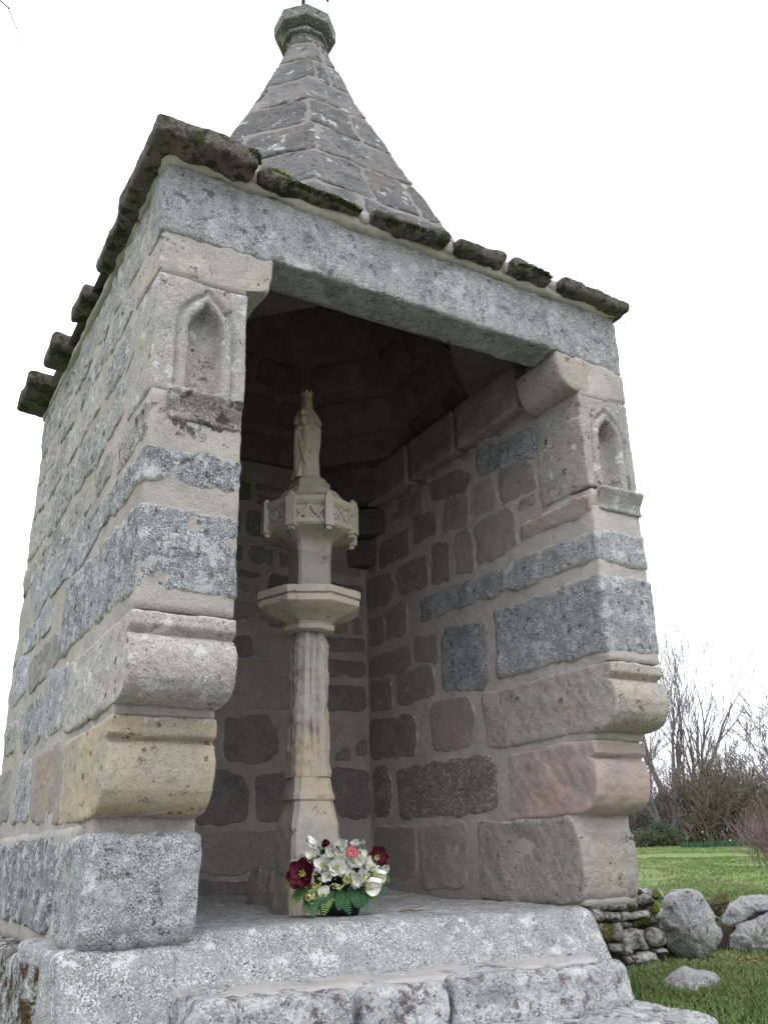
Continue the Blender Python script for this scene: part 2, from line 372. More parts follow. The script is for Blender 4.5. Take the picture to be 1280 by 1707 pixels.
back_wall = block('back_wall', M['mortar_shaded'], chapel, (XL - .05, XR + .05, YB + .004, YE - .01, -.05, 2.72), res=.035, rad=.01, rough=((6, .0025), (30, .0015)))
gable = block('front_wall', M['mortar'], chapel, (.012, 2.288, .03, .22, 2.41, 2.74), **WR)

# ---- quoins and carved blocks of the two front corners
def qz(z0f, z0b, z1f, z1b, y0, y1, amp=.006, sd=1):
    def w(V):
        zc = (V[:, 2] - z0f) / (z1f - z0f); t = np.clip((V[:, 1] - y0) / (y1 - y0), 0, 1)
        V = V.copy(); V[:, 2] = (z0f + (z0b - z0f) * t) * (1 - zc) + (z1f + (z1b - z1f) * t) * zc
        n = vn(np.c_[V[:, 0] * 3, V[:, 1] * 3, np.full(len(V), sd * 3.3)], 3, sd); n2 = vn(np.c_[V[:, 0], V[:, 1], np.full(len(V), sd * 7.3)], 16, sd + 4)
        n2 = n2 + .7 * vn(np.c_[V[:, 0], V[:, 1], np.full(len(V), sd * 2.3)], 42, sd + 9)
        V[:, 2] += (n * .010 + n2 * amp) * np.abs(zc * 2 - 1) ** .5 * np.sign(zc - .5) * -1
        n = vn(np.c_[V[:, 2], V[:, 0], np.full(len(V), sd * 5.3)], 14, sd + 2); V[:, 1] += n * .012 * np.clip(t, 0, 1)
        return V
    return w
lq = (-.009, .339); rq = (2.000, 2.309)
left_q = [('sandy', .0, .30, 2.205, 2.215, 2.345, 2.35), ('sill', -.002, .42, 1.515, 1.52, 1.672, 1.66), ('granite_dark', -.010, .55, 1.352, 1.36, 1.492, 1.49), ('granite_dark', -.010, 1.18, .975, .975, 1.278, 1.30)]
for i, (m, y0, y1, a, b, c, d) in enumerate(left_q[1:]):
    block('quoin', M[m], left_wall, (lq[0], lq[1], y0, y1, a, c), res=.014, rad=.016, rough=((9, .006), (28, .004), (70, .003)), warp=qz(a, b, c, d, y0, y1, .006, 10 + i), smear=1.)
right_q = [('brown', -.002, .495, 1.588, 1.60, 1.688, 1.69), ('granite', -.010, 1.44, 1.352, 1.405, 1.508, 1.54), ('granite', -.010, .765, .952, .962, 1.300, 1.31)]
for i, (m, y0, y1, a, b, c, d) in enumerate(right_q):
    block('quoin', M[m], right_wall, (rq[0], rq[1], y0, y1, a, c), res=.016, rad=.014, rough=((9, .005), (28, .003), (70, .002)), warp=qz(a, b, c, d, y0, y1, .005, 30 + i), smear=1.)

# ---- niche blocks
def niche_fn(cx, zs=1.975, w=.072, bottom=1.70):
    e = w; rr = w + e
    def f(V):
        V = V.copy(); x = V[:, 0]; z = V[:, 2]
        fr = np.clip(1 - V[:, 1] / .05, 0, 1) ** .5; fr = np.where(V[:, 1] < .03, 1, 0)
        dl = np.hypot(x - (cx + e), z - zs) - rr; dr = np.hypot(x - (cx - e), z - zs) - rr
        d = np.where(z > zs, np.maximum(dl, dr), np.abs(x - cx) - w)
        apex = np.exp(-((x - cx) / .014) ** 2) * np.clip((z - zs - .10) / .03, 0, 1) * .012; d = d - apex
        ss = lambda a, b, t: np.clip((t - a) / (b - a), 0, 1) ** 2 * (3 - 2 * np.clip((t - a) / (b - a), 0, 1))
        rec = (1 - ss(-.018, -.004, d)) * (.045 + .036 * np.sqrt(np.clip(1 - ((x - cx) / (w * 1.05)) ** 2, 0, 1)))
        rib = (1 - ss(-.035, -.022, d)) * 0
        bead = -.004 * np.exp(-((d - .012) / .010) ** 2); groove = .018 * np.exp(-((d - .034) / .0075) ** 2) * ss(-.2, 0, d)
        fade = ss(1.72, 1.74, z)
        V[:, 1] += fr * (rec + bead + groove) * fade
        return V
    return f
block('niche_block', M['grey_carved'], left_wall, (lq[0], lq[1], -.006, .30, 1.700, 2.186), res=.0085, rad=.014, rough=((9, .004), (30, .0014), (80, .0008)), warp=niche_fn(.182), smear=.8)
block('niche_block', M['grey_carved'], right_wall, (rq[0], rq[1], -.006, .325, 1.715, 2.188), res=.0085, rad=.010, rough=((9, .003), (30, .0012), (80, .0006)), warp=niche_fn(2.158, 1.965, .066), smear=.8)
def sill_prof(dz, k=1.): return [(.02, 1.712 + dz), (-.028 * k, 1.712 + dz), (-.050 * k, 1.704 + dz), (-.054 * k, 1.692 + dz), (-.044 * k, 1.678 + dz), (-.024 * k, 1.648 + dz), (-.012 * k, 1.622 + dz), (-.018 * k, 1.612 + dz), (-.014 * k, 1.598 + dz), (.02, 1.592 + dz)]
profile_solid('niche_sill', M['sill'], left_wall, sill_prof(0), 0, .055, .325, res=.009, endr=.02, rough=((12, .004), (40, .003)), center=(.0, 1.66))
profile_solid('niche_sill', M['grey_carved'], right_wall, sill_prof(.008, .85), 0, 2.050, 2.314, res=.009, endr=.018, rough=((12, .003), (40, .002)), center=(.0, 1.668))

# ---- consoles under the lintel
def console_warp(inner, flat, zt):
    iz = [p[0] for p in inner]; ix = [p[1] for p in inner]; a = inner[-1][1]
    def w(V):
        V = V.copy(); g = np.interp(V[:, 2], iz, ix); t = (V[:, 0] - a) / (flat - a); V[:, 0] = g + t * (flat - g)
        V[:, 2] -= np.clip((V[:, 2] - 2.2) / .18, 0, 1) * zt * np.clip((t - .35) / .3, 0, 1); return V
    return w
block('console', M['sandy'], right_wall, (1.889, 2.306, -.006, .31, 2.196, 2.384), res=.0115, rad=.010, rough=SMOO, warp=console_warp([(2.196, 1.99), (2.202, 1.965), (2.213, 1.94), (2.24, 1.916), (2.285, 1.897), (2.33, 1.890), (2.39, 1.889)], 2.306, .03))
block('console', M['sandy'], left_wall, (-.010, .438, -.006, .31, 2.196, 2.384), res=.0115, rad=.012, rough=ROUGH, warp=console_warp([(2.196, .33), (2.212, .345), (2.222, .40), (2.235, .425), (2.3, .436), (2.39, .438)], -.010, .028))

# ---- lintel with its two short carved strokes
def lint(V):
    V = V.copy(); t = np.clip((V[:, 0] - .0) / 2.3, 0, 1); bot = np.clip((2.5 - V[:, 2]) / .1, 0, 1)
    V[:, 2] += bot * np.where(V[:, 0] > 1.9, -.03 * np.clip((V[:, 0] - 1.9) / .4, 0, 1), np.where(V[:, 0] < .42, -.02 + .0 * t, 0))
    for (cx, cz, w) in ((1.60, 2.528, .035), (1.635, 2.503, .045), (1.17, 2.53, .028)):
        s = (V[:, 2] - (cz - .10 * (V[:, 0] - cx) * 0)); g = np.exp(-((V[:, 0] - cx) / w) ** 4) * np.exp(-(s / .0055) ** 2); V[:, 1] += g * .016 * (V[:, 1] < .02)
    V[:, 2] += .006 * vn(np.c_[V[:, 0] * 6, V[:, 1] * 2, V[:, 2] * 0], 1, 5) * bot
    return V
block('lintel', M['lintel'], chapel, (-.012, 2.304, -.008, .185, 2.388, 2.692), res=.0115, rad=.012, rough=((7, .007), (24, .004), (70, .0025)), warp=lint)

# ---- corbels: one moulded block over another, each set back from the one above
def front_warp(pr, yb):
    pz = [p[0] for p in pr]; py = [p[1] for p in pr]
    def w(V):
        V = V.copy(); f = np.interp(V[:, 2], pz, py); V[:, 1] = f + V[:, 1] / yb * (yb - f)
        t = np.clip(V[:, 1] / yb, 0, 1); V[:, 2] += .012 * vn(np.c_[V[:, 0], V[:, 1], V[:, 1] * 0], 4, 3) * np.clip(t * 3 - .6, 0, 1); return V
    return w
C1 = [(.632, .150), (.634, .115), (.639, .080), (.650, .046), (.670, .010), (.700, -.016), (.745, -.028), (.785, -.024), (.815, -.012), (.833, -.002), (.840, .020), (.846, .024), (.852, .012), (.856, -.010), (.866, -.014), (.912, -.014)]
C2 = [(.302, .285), (.305, .262), (.311, .235), (.325, .200), (.345, .175), (.378, .153), (.42, .140), (.465, .139), (.505, .147), (.520, .156), (.527, .176), (.533, .180), (.539, .166), (.543, .142), (.602, .138)]
B1 = [(-.083, .285), (-.078, .265), (-.060, .245), (-.02, .230), (.05, .224), (.17, .226), (.236, .232), (.254, .250)]
B2 = [(-.048, .345), (-.042, .320), (-.028, .298), (-.005, .284), (.06, .272), (.16, .272), (.215, .284), (.255, .302), (.292, .326), (.302, .345)]
CR = ((8, .005), (26, .003), (70, .0018)); CQ = ((8, .009), (26, .005), (70, .003))
def corbel(name, mat, par, x0, x1, pr, yb, rad=.012, rough=CR, res=.0095): return block(name, M[mat], par, (x0, x1, 0, yb, pr[0][0], pr[-1][0]), res=res, rad=rad, rough=rough, warp=front_warp(pr, yb), smear=.75)
corbel('corbel', 'corbel_grey', left_wall, lq[0] - .004, lq[1] + .004, C1, .88)
corbel('corbel', 'ochre', left_wall, lq[0] - .006, lq[1], C2, .80)
corbel('corbel', 'sandy', right_wall, rq[0], rq[1], C1, .905)
corbel('corbel', 'pink', right_wall, rq[0], rq[1], C2, .74)
corbel('quoin', 'granite', left_wall, -.028, .336, B1, .66, .022, CQ)
corbel('quoin', 'sandy', right_wall, rq[0], rq[1], B2, 1.01, .016, ((6, .009), (20, .003), (60, .002)))

# ---- interior right wall and back wall, stone by stone
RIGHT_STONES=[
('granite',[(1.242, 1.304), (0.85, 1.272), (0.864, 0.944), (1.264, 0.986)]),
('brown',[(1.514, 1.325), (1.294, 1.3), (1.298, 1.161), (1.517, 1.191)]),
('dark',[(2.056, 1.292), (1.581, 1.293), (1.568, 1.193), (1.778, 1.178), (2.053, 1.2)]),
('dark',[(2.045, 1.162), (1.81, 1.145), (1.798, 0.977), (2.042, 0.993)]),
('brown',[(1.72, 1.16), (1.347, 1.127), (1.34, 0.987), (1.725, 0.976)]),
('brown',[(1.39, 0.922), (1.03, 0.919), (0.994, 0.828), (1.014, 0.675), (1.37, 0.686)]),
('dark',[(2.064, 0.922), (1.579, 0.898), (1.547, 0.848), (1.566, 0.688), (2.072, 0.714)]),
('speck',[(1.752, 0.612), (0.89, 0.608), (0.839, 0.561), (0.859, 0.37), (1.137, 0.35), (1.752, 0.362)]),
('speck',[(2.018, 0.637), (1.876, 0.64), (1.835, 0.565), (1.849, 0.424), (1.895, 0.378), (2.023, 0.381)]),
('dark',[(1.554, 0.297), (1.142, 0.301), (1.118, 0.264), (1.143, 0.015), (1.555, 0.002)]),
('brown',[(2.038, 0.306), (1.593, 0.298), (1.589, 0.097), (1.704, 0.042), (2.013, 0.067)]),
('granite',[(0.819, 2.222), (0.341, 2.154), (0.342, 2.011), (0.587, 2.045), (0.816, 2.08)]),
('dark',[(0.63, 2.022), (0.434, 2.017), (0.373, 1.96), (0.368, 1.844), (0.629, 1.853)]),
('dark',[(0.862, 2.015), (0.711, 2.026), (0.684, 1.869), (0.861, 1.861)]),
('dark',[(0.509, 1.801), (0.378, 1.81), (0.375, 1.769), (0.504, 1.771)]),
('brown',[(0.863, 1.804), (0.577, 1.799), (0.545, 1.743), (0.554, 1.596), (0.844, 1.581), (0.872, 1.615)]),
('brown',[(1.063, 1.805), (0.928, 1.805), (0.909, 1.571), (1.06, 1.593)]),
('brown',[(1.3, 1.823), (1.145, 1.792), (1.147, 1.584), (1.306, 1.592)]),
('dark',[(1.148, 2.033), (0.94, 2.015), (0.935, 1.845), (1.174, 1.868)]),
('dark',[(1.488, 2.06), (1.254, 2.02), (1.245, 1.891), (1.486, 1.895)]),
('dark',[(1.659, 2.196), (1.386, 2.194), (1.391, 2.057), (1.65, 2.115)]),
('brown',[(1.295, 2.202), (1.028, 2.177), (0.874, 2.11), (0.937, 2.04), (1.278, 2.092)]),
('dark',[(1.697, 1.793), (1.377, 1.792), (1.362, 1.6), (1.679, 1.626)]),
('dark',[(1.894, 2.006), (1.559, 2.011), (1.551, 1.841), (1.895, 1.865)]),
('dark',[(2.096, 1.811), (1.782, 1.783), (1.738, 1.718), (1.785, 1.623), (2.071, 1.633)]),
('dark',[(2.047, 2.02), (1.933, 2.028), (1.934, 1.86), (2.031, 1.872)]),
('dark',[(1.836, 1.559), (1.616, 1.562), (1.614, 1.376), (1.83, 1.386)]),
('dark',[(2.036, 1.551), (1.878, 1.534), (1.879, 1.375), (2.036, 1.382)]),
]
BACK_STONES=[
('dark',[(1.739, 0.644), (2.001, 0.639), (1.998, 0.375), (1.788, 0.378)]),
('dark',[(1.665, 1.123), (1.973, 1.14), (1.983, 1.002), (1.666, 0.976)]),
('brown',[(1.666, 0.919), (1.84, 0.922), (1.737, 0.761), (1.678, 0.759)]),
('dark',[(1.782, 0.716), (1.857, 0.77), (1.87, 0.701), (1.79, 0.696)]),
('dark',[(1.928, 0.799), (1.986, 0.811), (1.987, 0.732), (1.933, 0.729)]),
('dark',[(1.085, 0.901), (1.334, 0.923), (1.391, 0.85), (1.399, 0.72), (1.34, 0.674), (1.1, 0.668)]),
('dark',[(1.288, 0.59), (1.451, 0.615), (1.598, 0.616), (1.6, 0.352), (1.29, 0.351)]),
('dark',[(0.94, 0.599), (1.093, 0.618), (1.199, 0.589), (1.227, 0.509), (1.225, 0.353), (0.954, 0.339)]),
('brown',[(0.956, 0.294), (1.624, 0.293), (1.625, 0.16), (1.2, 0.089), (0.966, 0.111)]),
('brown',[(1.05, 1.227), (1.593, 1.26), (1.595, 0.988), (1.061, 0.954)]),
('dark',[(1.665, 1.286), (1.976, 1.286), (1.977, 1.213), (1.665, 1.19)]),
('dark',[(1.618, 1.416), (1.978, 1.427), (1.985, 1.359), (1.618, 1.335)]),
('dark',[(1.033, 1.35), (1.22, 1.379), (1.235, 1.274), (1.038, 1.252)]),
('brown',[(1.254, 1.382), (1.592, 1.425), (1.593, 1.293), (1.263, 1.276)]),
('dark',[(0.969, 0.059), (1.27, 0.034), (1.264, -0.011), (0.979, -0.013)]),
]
LEFT_STONES=[
('granite',[(1.703, 1.623), (1.397, 1.576), (0.674, 1.471), (0.408, 1.437), (0.44, 1.399), (0.667, 1.365), (0.976, 1.325), (1.555, 1.354)]),
('granite',[(2.193, 1.601), (1.707, 1.584), (1.589, 1.345), (2.021, 1.333)]),
('granite',[(2.28, 1.313), (1.432, 1.286), (1.398, 1.172), (2.185, 1.202)]),
('granite',[(1.371, 0.938), (0.982, 0.904), (0.89, 0.683), (1.27, 0.665)]),
('dark',[(1.913, 1.078), (1.235, 1.098), (1.163, 0.959), (1.853, 0.945)]),
('granite',[(2.457, 1.195), (2.075, 1.148), (1.945, 0.982), (2.278, 0.929)]),
('granite',[(1.998, 0.849), (1.398, 0.864), (1.339, 0.683), (1.895, 0.678)]),
('brown',[(1.515, 0.584), (0.884, 0.602), (0.766, 0.314), (1.423, 0.345)]),
('granite',[(1.938, 0.602), (1.594, 0.591), (1.485, 0.35), (1.867, 0.366)]),
('dark',[(2.499, 0.596), (2.083, 0.588), (1.982, 0.363), (2.455, 0.383)]),
]

mR = plane_map((XR + .002, 0, 0), (0, 1, 0), (0, 0, 1), (-1, 0, 0))
mB = plane_map((0, YB + .005, 0), (1, 0, 0), (0, 0, 1), (0, -1, 0))
def mLx(U):
    P, N = plane_map((X0 + .001, 0, 0), (0, 1, 0), (0, 0, 1), (-1, 0, 0))(U); P[:, 0] -= bulge(U[:, 0], U[:, 1]) * np.clip((U[:, 0] - .25) / .25, 0, 1); return P, N
mLi = plane_map((XL - .001, 0, 0), (0, 1, 0), (0, 0, 1), (1, 0, 0))
mRx = plane_map((X1 - .006, 0, 0), (0, 1, 0), (0, 0, 1), (1, 0, 0))
mBx = plane_map((0, YE - .01, 0), (1, 0, 0), (0, 0, 1), (0, 1, 0))
def lay(polys, parent, mp, mats=None, **kw):
    for i, p in enumerate(polys):
        if isinstance(p[0], str): m, q = p
        else: m = rng.choice(mats); q = p
        poly_slab('stone', M[m], parent, q, mp, **kw)
lay(RIGHT_STONES, right_wall, mR, h=.0062, edge=.010, res=.016, rough=.002, q=.08, jit=.009, smear=.8, grow=.016)
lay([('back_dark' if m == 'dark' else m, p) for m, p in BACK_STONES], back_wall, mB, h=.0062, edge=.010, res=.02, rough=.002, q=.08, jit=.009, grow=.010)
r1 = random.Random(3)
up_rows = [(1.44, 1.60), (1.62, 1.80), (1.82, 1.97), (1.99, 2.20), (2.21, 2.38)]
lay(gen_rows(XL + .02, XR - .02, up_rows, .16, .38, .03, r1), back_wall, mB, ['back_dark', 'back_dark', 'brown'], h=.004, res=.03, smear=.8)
lay([p for p in gen_rows(.35, 2.04, [(2.21, 2.30), (2.30, 2.40)], .14, .32, .03, r1)] , right_wall, mR, ['dark', 'brown'], h=.02, res=.035)
lay([p for p in gen_rows(.94, 2.04, [(2.10, 2.20)], .16, .3, .03, r1) if p[0][0] > 1.3], right_wall, mR, ['dark', 'brown'], h=.004, res=.035)
lay([p for p in gen_rows(1.60, 2.04, [(1.41, 1.56), (1.22, 1.27)], .2, .3, .03, r1) if False], right_wall, mR, ['dark'])
lay([[(.95, .62), (.70, .64), (.70, .60), (.94, .59)][::-1]] if False else [], right_wall, mR, ['dark'])
left_rows = [(-.03, .28), (.31, .60), (.63, .90), (.93, 1.28), (1.31, 1.5), (1.53, 1.7), (1.72, 1.95), (1.97, 2.18), (2.21, 2.38)]
lay(gen_rows(.45, 2.05, left_rows, .2, .45, .03, r1), left_wall, mLi, ['dark', 'brown', 'dark'], h=.005, res=.04)
# left outer face: traced courses low down, irregular rubble above
lay(LEFT_STONES, left_wall, mLx, h=.009, edge=.016, res=.02, rough=.004, q=.08, jit=.010, smear=.45, grow=.020)
mats_l = ['left', 'left', 'left', 'left', 'left', 'grey_carved']
def deeper(y0, rows, **k): return gen_rows(y0, YE - .01, rows, **k)
kw = dict(splits=.08, wmin=.32, wmax=.70, gap=.034, r=r1)
hi_rows = [(1.345, 1.505, .58), (1.535, 1.70, .45), (1.72, 1.95, .33), (1.97, 2.18, .33), (2.20, 2.37, .34), (2.39, 2.68, .21)]
for a, b, y0 in hi_rows[1:]:
    lay(gen_rows(y0, YE - .02, [(a, b)], **kw), left_wall, mLx, mats_l, h=.0085, edge=.026, res=.022, rough=.006, jit=.014, smear=.6, grow=.006)
lay(gen_rows(.90, 1.22, [(.64, .94)], .3, .3, .03, r1)[:0], left_wall, mLx, mats_l)
lay(gen_rows(.92, .97, [(.65, .93)], .2, .3, .02, r1)[:0], left_wall, mLx, mats_l)
lay([[(2.03, .68), (2.42, .68), (2.42, .86), (2.03, .84)]], left_wall, mLx, mats_l, h=.008, edge=.016, res=.026, rough=.006)
# other outer faces
out_rows = [(.32, .60), (.63, .90), (.93, 1.28), (1.31, 1.5), (1.53, 1.7), (1.72, 1.95), (1.97, 2.18), (2.21, 2.42), (2.45, 2.68)]
for a, b in out_rows: lay(gen_rows(.9 if b < 1 else .55, YE - .02, [(a, b)], .3, .6, .035, r1, splits=.15), right_wall, mRx, ['left', 'granite'], h=.006, res=.05)
lay(gen_rows(XL - .03, XR + .03, out_rows, .3, .6, .035, r1, splits=.15), back_wall, mBx, ['left', 'granite'], h=.006, res=.05)

# ---- plinth, foundation and floor
plinth = block('plinth', M['mortar_side'], chapel, (-.022, .30, .40, 2.47, -.12, .285), res=.03, rad=.02, rough=((6, .006), (24, .004)))
mP = plane_map((-.022, 0, 0), (0, 1, 0), (0, 0, 1), (-1, 0, 0))
lay([[(.68, -.06), (1.46, -.05), (1.70, .26), (.70, .262)], [(1.50, -.05), (2.02, -.05), (2.02, .25), (1.74, .262)], [(2.05, -.06), (2.44, -.06), (2.44, .25), (2.05, .25)]], plinth, mP, ['mossy', 'granite_dark'], h=.012, edge=.02, res=.022, rough=.008, q=.1)
def sl(z): return -.62 * np.clip(-.075 - z, 0, .42)
def batter(V):
    V = V.copy(); f = np.clip((.9 - V[:, 1]) / .64, 0, 1); V[:, 1] += sl(V[:, 2]) * f; return V
fnd = block('foundation', M['slab'], chapel, (-.085, .275, .262, .9, -1.1, -.080), res=.016, rad=.022, rough=((4, .012), (12, .007), (40, .004)), warp=batter)
block('stone', M['mossy'], fnd, (-.11, .2, .50, 1.5, -.50, -.112), res=.022, rad=.03, rough=((5, .012), (14, .012), (40, .006)))
block('stone', M['mossy'], fnd, (-.10, .2, .92, 2.5, -1.1, -.52), res=.05, rad=.03, rough=((5, .012), (14, .01)))
block('stone', M['mossy'], fnd, (-.11, .2, 1.53, 2.5, -.50, -.125), res=.04, rad=.03, rough=((5, .012), (14, .01)))
block('stone', M['granite'], fnd, (.2, 2.29, .75, 2.48, -1.1, -.2), res=.06, rad=.02)
def floor_warp(V):
    V = V.copy(); top = V[:, 2] > -.12; y = V[:, 1]; x = V[:, 0]
    V[:, 2] += np.where(top, np.clip((y - 1.2) / .9, 0, 1) * .045 + .012 * np.clip((x - 1.72) / .3, 0, 1) * np.clip((y - .4) / .3, 0, 1), 0)
    V[:, 1] += sl(V[:, 2]) * np.clip((.9 - y) / .64, 0, 1)
    V[:, 1] += np.where((y < .5), .018 * np.sin(x * 2.4 + .5), 0) * np.clip(1.5 - y, 0, 1)
    return V
block('floor_slab', M['slab'], chapel, (.20, 2.02, .262, 2.12, -.27, -.052), res=.018, rad=.04, rough=((3, .008), (12, .005), (40, .002)), warp=floor_warp)

# ---- cornice stones, mossy and blackened
def cwarp(bow, sd):
    def w(V):
        V = V.copy(); cx = (V[:, 0].min() + V[:, 0].max()) / 2; hw = (V[:, 0].max() - V[:, 0].min()) / 2
        V[:, 2] += .012 * vn(np.c_[V[:, 0], V[:, 1], V[:, 2] * 0 + sd], 7, sd)
        return V
    return w
CRO = ((5, .010), (16, .007), (40, .004), (80, .0025))
front_c = [(-.095, .315, -.140, 2.700, 2.785), (.345, .815, -.085, 2.705, 2.755), (.855, 1.245, -.100, 2.700, 2.757), (1.295, 1.560, -.095, 2.705, 2.765), (1.605, 1.845, -.100, 2.700, 2.765), (1.905, 2.350, -.095, 2.695, 2.752)]
cst = []
for i, (a, b, y, z0, z1) in enumerate(front_c):
    cst.append(block('cornice_stone', M['cornice'], chapel, (a, b, y, .42 if i == 0 else .25, z0, z1), res=.0125, rad=.022 if i else .018, rough=CRO if i else ((5, .005), (16, .004), (60, .002)), warp=cwarp(0, i)))
side_c = [(.45, .86, -.085), (1.08, 1.36, -.095), (1.62, 1.90, -.125), (2.12, 2.54, -.165)]
for i, (a, b, x) in enumerate(side_c):
    cst.append(block('cornice_stone', M['cornice'], chapel, (x, .3, a, b, 2.698 + .012 * i, 2.775 + .016 * i), res=.015, rad=.022, rough=((6, .006), (20, .004), (60, .002)), warp=cwarp(0, 20 + i)))
for i, (a, b) in enumerate([(.28, .9), (.94, 1.5), (1.54, 2.5)]): block('cornice_stone', M['cornice'], chapel, (2.05, 2.41, a, b, 2.68, 2.76), res=.04, rad=.03, rough=CRO)
for i, (a, b) in enumerate([(.33, 1.0), (1.04, 2.0)]): block('cornice_stone', M['cornice'], chapel, (a, b, 2.2, 2.58, 2.69, 2.77), res=.04, rad=.03, rough=CRO)
block('cornice_bed', M['mortar'], chapel, (-.022, 2.316, -.030, .4, 2.680, 2.750), res=.015, rad=.018, rough=((9, .012), (30, .008), (70, .004)))
block('cornice_bed', M['mortar_side'], chapel, (-.02, .3, .41, 2.46, 2.672, 2.72), res=.03, rad=.015, rough=((9, .008), (30, .005)))
# bright moss cushion on the second cornice stone
def cushion(parent, mat, c, rx, ry, rz, n, seed, r0=.008, r1=.016):
    r = random.Random(seed); V = []; F = []
    for _ in range(n):
        a = r.uniform(0, 6.283); q = math.sqrt(r.random()); x = c[0] + math.cos(a) * rx * q; y = c[1] + math.sin(a) * ry * q; z = c[2] + rz * (1 - q * q) + r.uniform(-.004, .004)
        s = r.uniform(r0, r1); b = len(V)
        for dx, dy, dz in ((1, 0, 0), (-1, 0, 0), (0, 1, 0), (0, -1, 0), (0, 0, 1.2), (0, 0, -1)): V.append((x + dx * s * r.uniform(.7, 1.2), y + dy * s * r.uniform(.7, 1.2), z + dz * s))
        for t in ((0, 2, 4), (2, 1, 4), (1, 3, 4), (3, 0, 4), (2, 0, 5), (1, 2, 5), (3, 1, 5), (0, 3, 5)): F.append([b + k for k in t])
    o = mesh_obj('moss', V, F, mat, parent); o['kind'] = 'stuff'; return o
M['moss'] = plain_mat('bright_green_moss', (.15, .17, .03), (.06, .08, .015), 60, 1, .8, .05, .01)
M['moss_dark'] = plain_mat('dark_green_moss', (.045, .06, .018), (.02, .028, .01), 60, 1, .8, .05, .01)
def moss_patch(parent, mat, x0, x1, y, z0, z1, n, seed, s0=.004, s1=.008):
    r = random.Random(seed); V = []; F = []
    for _ in range(n):
        u = r.random(); x = x0 + (x1 - x0) * u; env = math.sin(math.pi * min(1, max(0, u))) ** .5; z = z0 + (z1 - z0) * r.random() * env + r.gauss(0, .002); s = r.uniform(s0, s1); b = len(V); yy = y + r.gauss(0, .004) - .01 * env * (1 - abs((z - z0) / (z1 - z0) * 2 - 1))
        for dx, dy, dz in ((1, 0, 0), (-1, 0, 0), (0, 1, 0), (0, -1, 0), (0, 0, 1.2), (0, 0, -1)): V.append((x + dx * s * r.uniform(.7, 1.2), yy + dy * s * r.uniform(.7, 1.2), z + dz * s))
        for t in ((0, 2, 4), (2, 1, 4), (1, 3, 4), (3, 0, 4), (2, 0, 5), (1, 2, 5), (3, 1, 5), (0, 3, 5)): F.append([b + k for k in t])
    o = mesh_obj('moss', V, F, mat, parent); o['kind'] = 'stuff'; return o
moss_patch(cst[1], M['moss'], .36, .47, -.078, 2.735, 2.766, 420, 1, .003, .006)
moss_patch(cst[1], M['moss_dark'], .38, .80, -.080, 2.712, 2.738, 800, 2, .003, .006)
moss_patch(cst[0], M['moss_dark'], .26, .322, -.132, 2.715, 2.780, 260, 3, .003, .006)
moss_patch(cst[2], M['moss_dark'], .90, 1.22, -.094, 2.705, 2.728, 300, 4, .003, .006)
moss_patch(cst[4], M['moss_dark'], 1.62, 1.83, -.095, 2.715, 2.742, 220, 5, .003, .006)
for x in (.33, .835, 1.27, 1.582, 1.875): block('mortar_joint', M['mortar'], chapel, (x - .03, x + .03, -.055, .25, 2.70, 2.758), res=.012, rad=.02, rough=((20, .008), (60, .003)))

# ---- roof sheet between cornice and spire
AC = (1.12, 1.16)
def octa(a, z, c=AC, rot=0):
    R = a / math.cos(math.pi / 8); return [(c[0] + R * math.cos(math.pi / 8 + k * math.pi / 4 + rot), c[1] + R * math.sin(math.pi / 8 + k * math.pi / 4 + rot), z) for k in range(8)]
sq = [(2.35, 1.6, 2.75), (1.6, 2.5, 2.75), (.7, 2.5, 2.75), (-.05, 1.6, 2.75), (-.05, .7, 2.75), (.7, -.02, 2.75), (1.6, -.02, 2.75), (2.35, .7, 2.75)]
cor = [(2.35, 2.5, 2.75), (-.05, 2.5, 2.75), (-.05, -.02, 2.75), (2.35, -.02, 2.75)]
V = octa(.985, 2.90) + sq + cor; F = [(k, (k + 1) % 8, 8 + (k + 1) % 8, 8 + k) for k in range(8)] + [(8, 9, 16), (10, 11, 17), (12, 13, 18), (14, 15, 19)]
o = mesh_obj('roof', V, [f[::-1] for f in F], M['mortar_spire'], chapel, False)

# ---- spire
SP = [(2.80, 1.03), (2.95, .965), (3.68, .640), (4.0, .500), (4.31, .366), (4.6, .258), (4.8, .182), (4.93, .136), (5.03, .114)]
def sa(z): return np.interp(z, [p[0] for p in SP], [p[1] for p in SP])
def octmap(apf, c=AC, inward=False, rot0=-math.pi / 2):
    def f(U):
        s = U[:, 0] % 8; z = U[:, 1]; i = np.floor(s + .5); t = s - i
        a = apf(z); L = 2 * a * math.tan(math.pi / 8); th = rot0 + i * math.pi / 4
        nx, ny = np.cos(th), np.sin(th); tx, ty = -ny, nx
        P = np.c_[c[0] + nx * a + tx * t * L, c[1] + ny * a + ty * t * L, z]
        sl = (apf(z + .02) - apf(z - .02)) / .04
        # soften the ridges of stones that wrap round them
        w = np.clip((np.abs(t) - .46) / .04, 0, 1) * .5 * np.sign(t); th2 = th + w * math.pi / 8
        N = np.c_[np.cos(th2), np.sin(th2), -sl]; N /= np.linalg.norm(N, axis=1, keepdims=True)
        return P, (-N if inward else N)
    return f
zs = list(np.linspace(2.80, 5.03, 46)); n = 80
U = np.array([(8 * k / n, z) for z in zs for k in range(n)]); P, N = octmap(sa)(U)
F = [(r * n + k, r * n + (k + 1) % n, (r + 1) * n + (k + 1) % n, (r + 1) * n + k) for r in range(len(zs) - 1) for k in range(n)]
P = displace(P, F, ((6, .006), (20, .003)), 91)
spire = mesh_obj('spire', P, F, M['mortar_spire'], chapel)
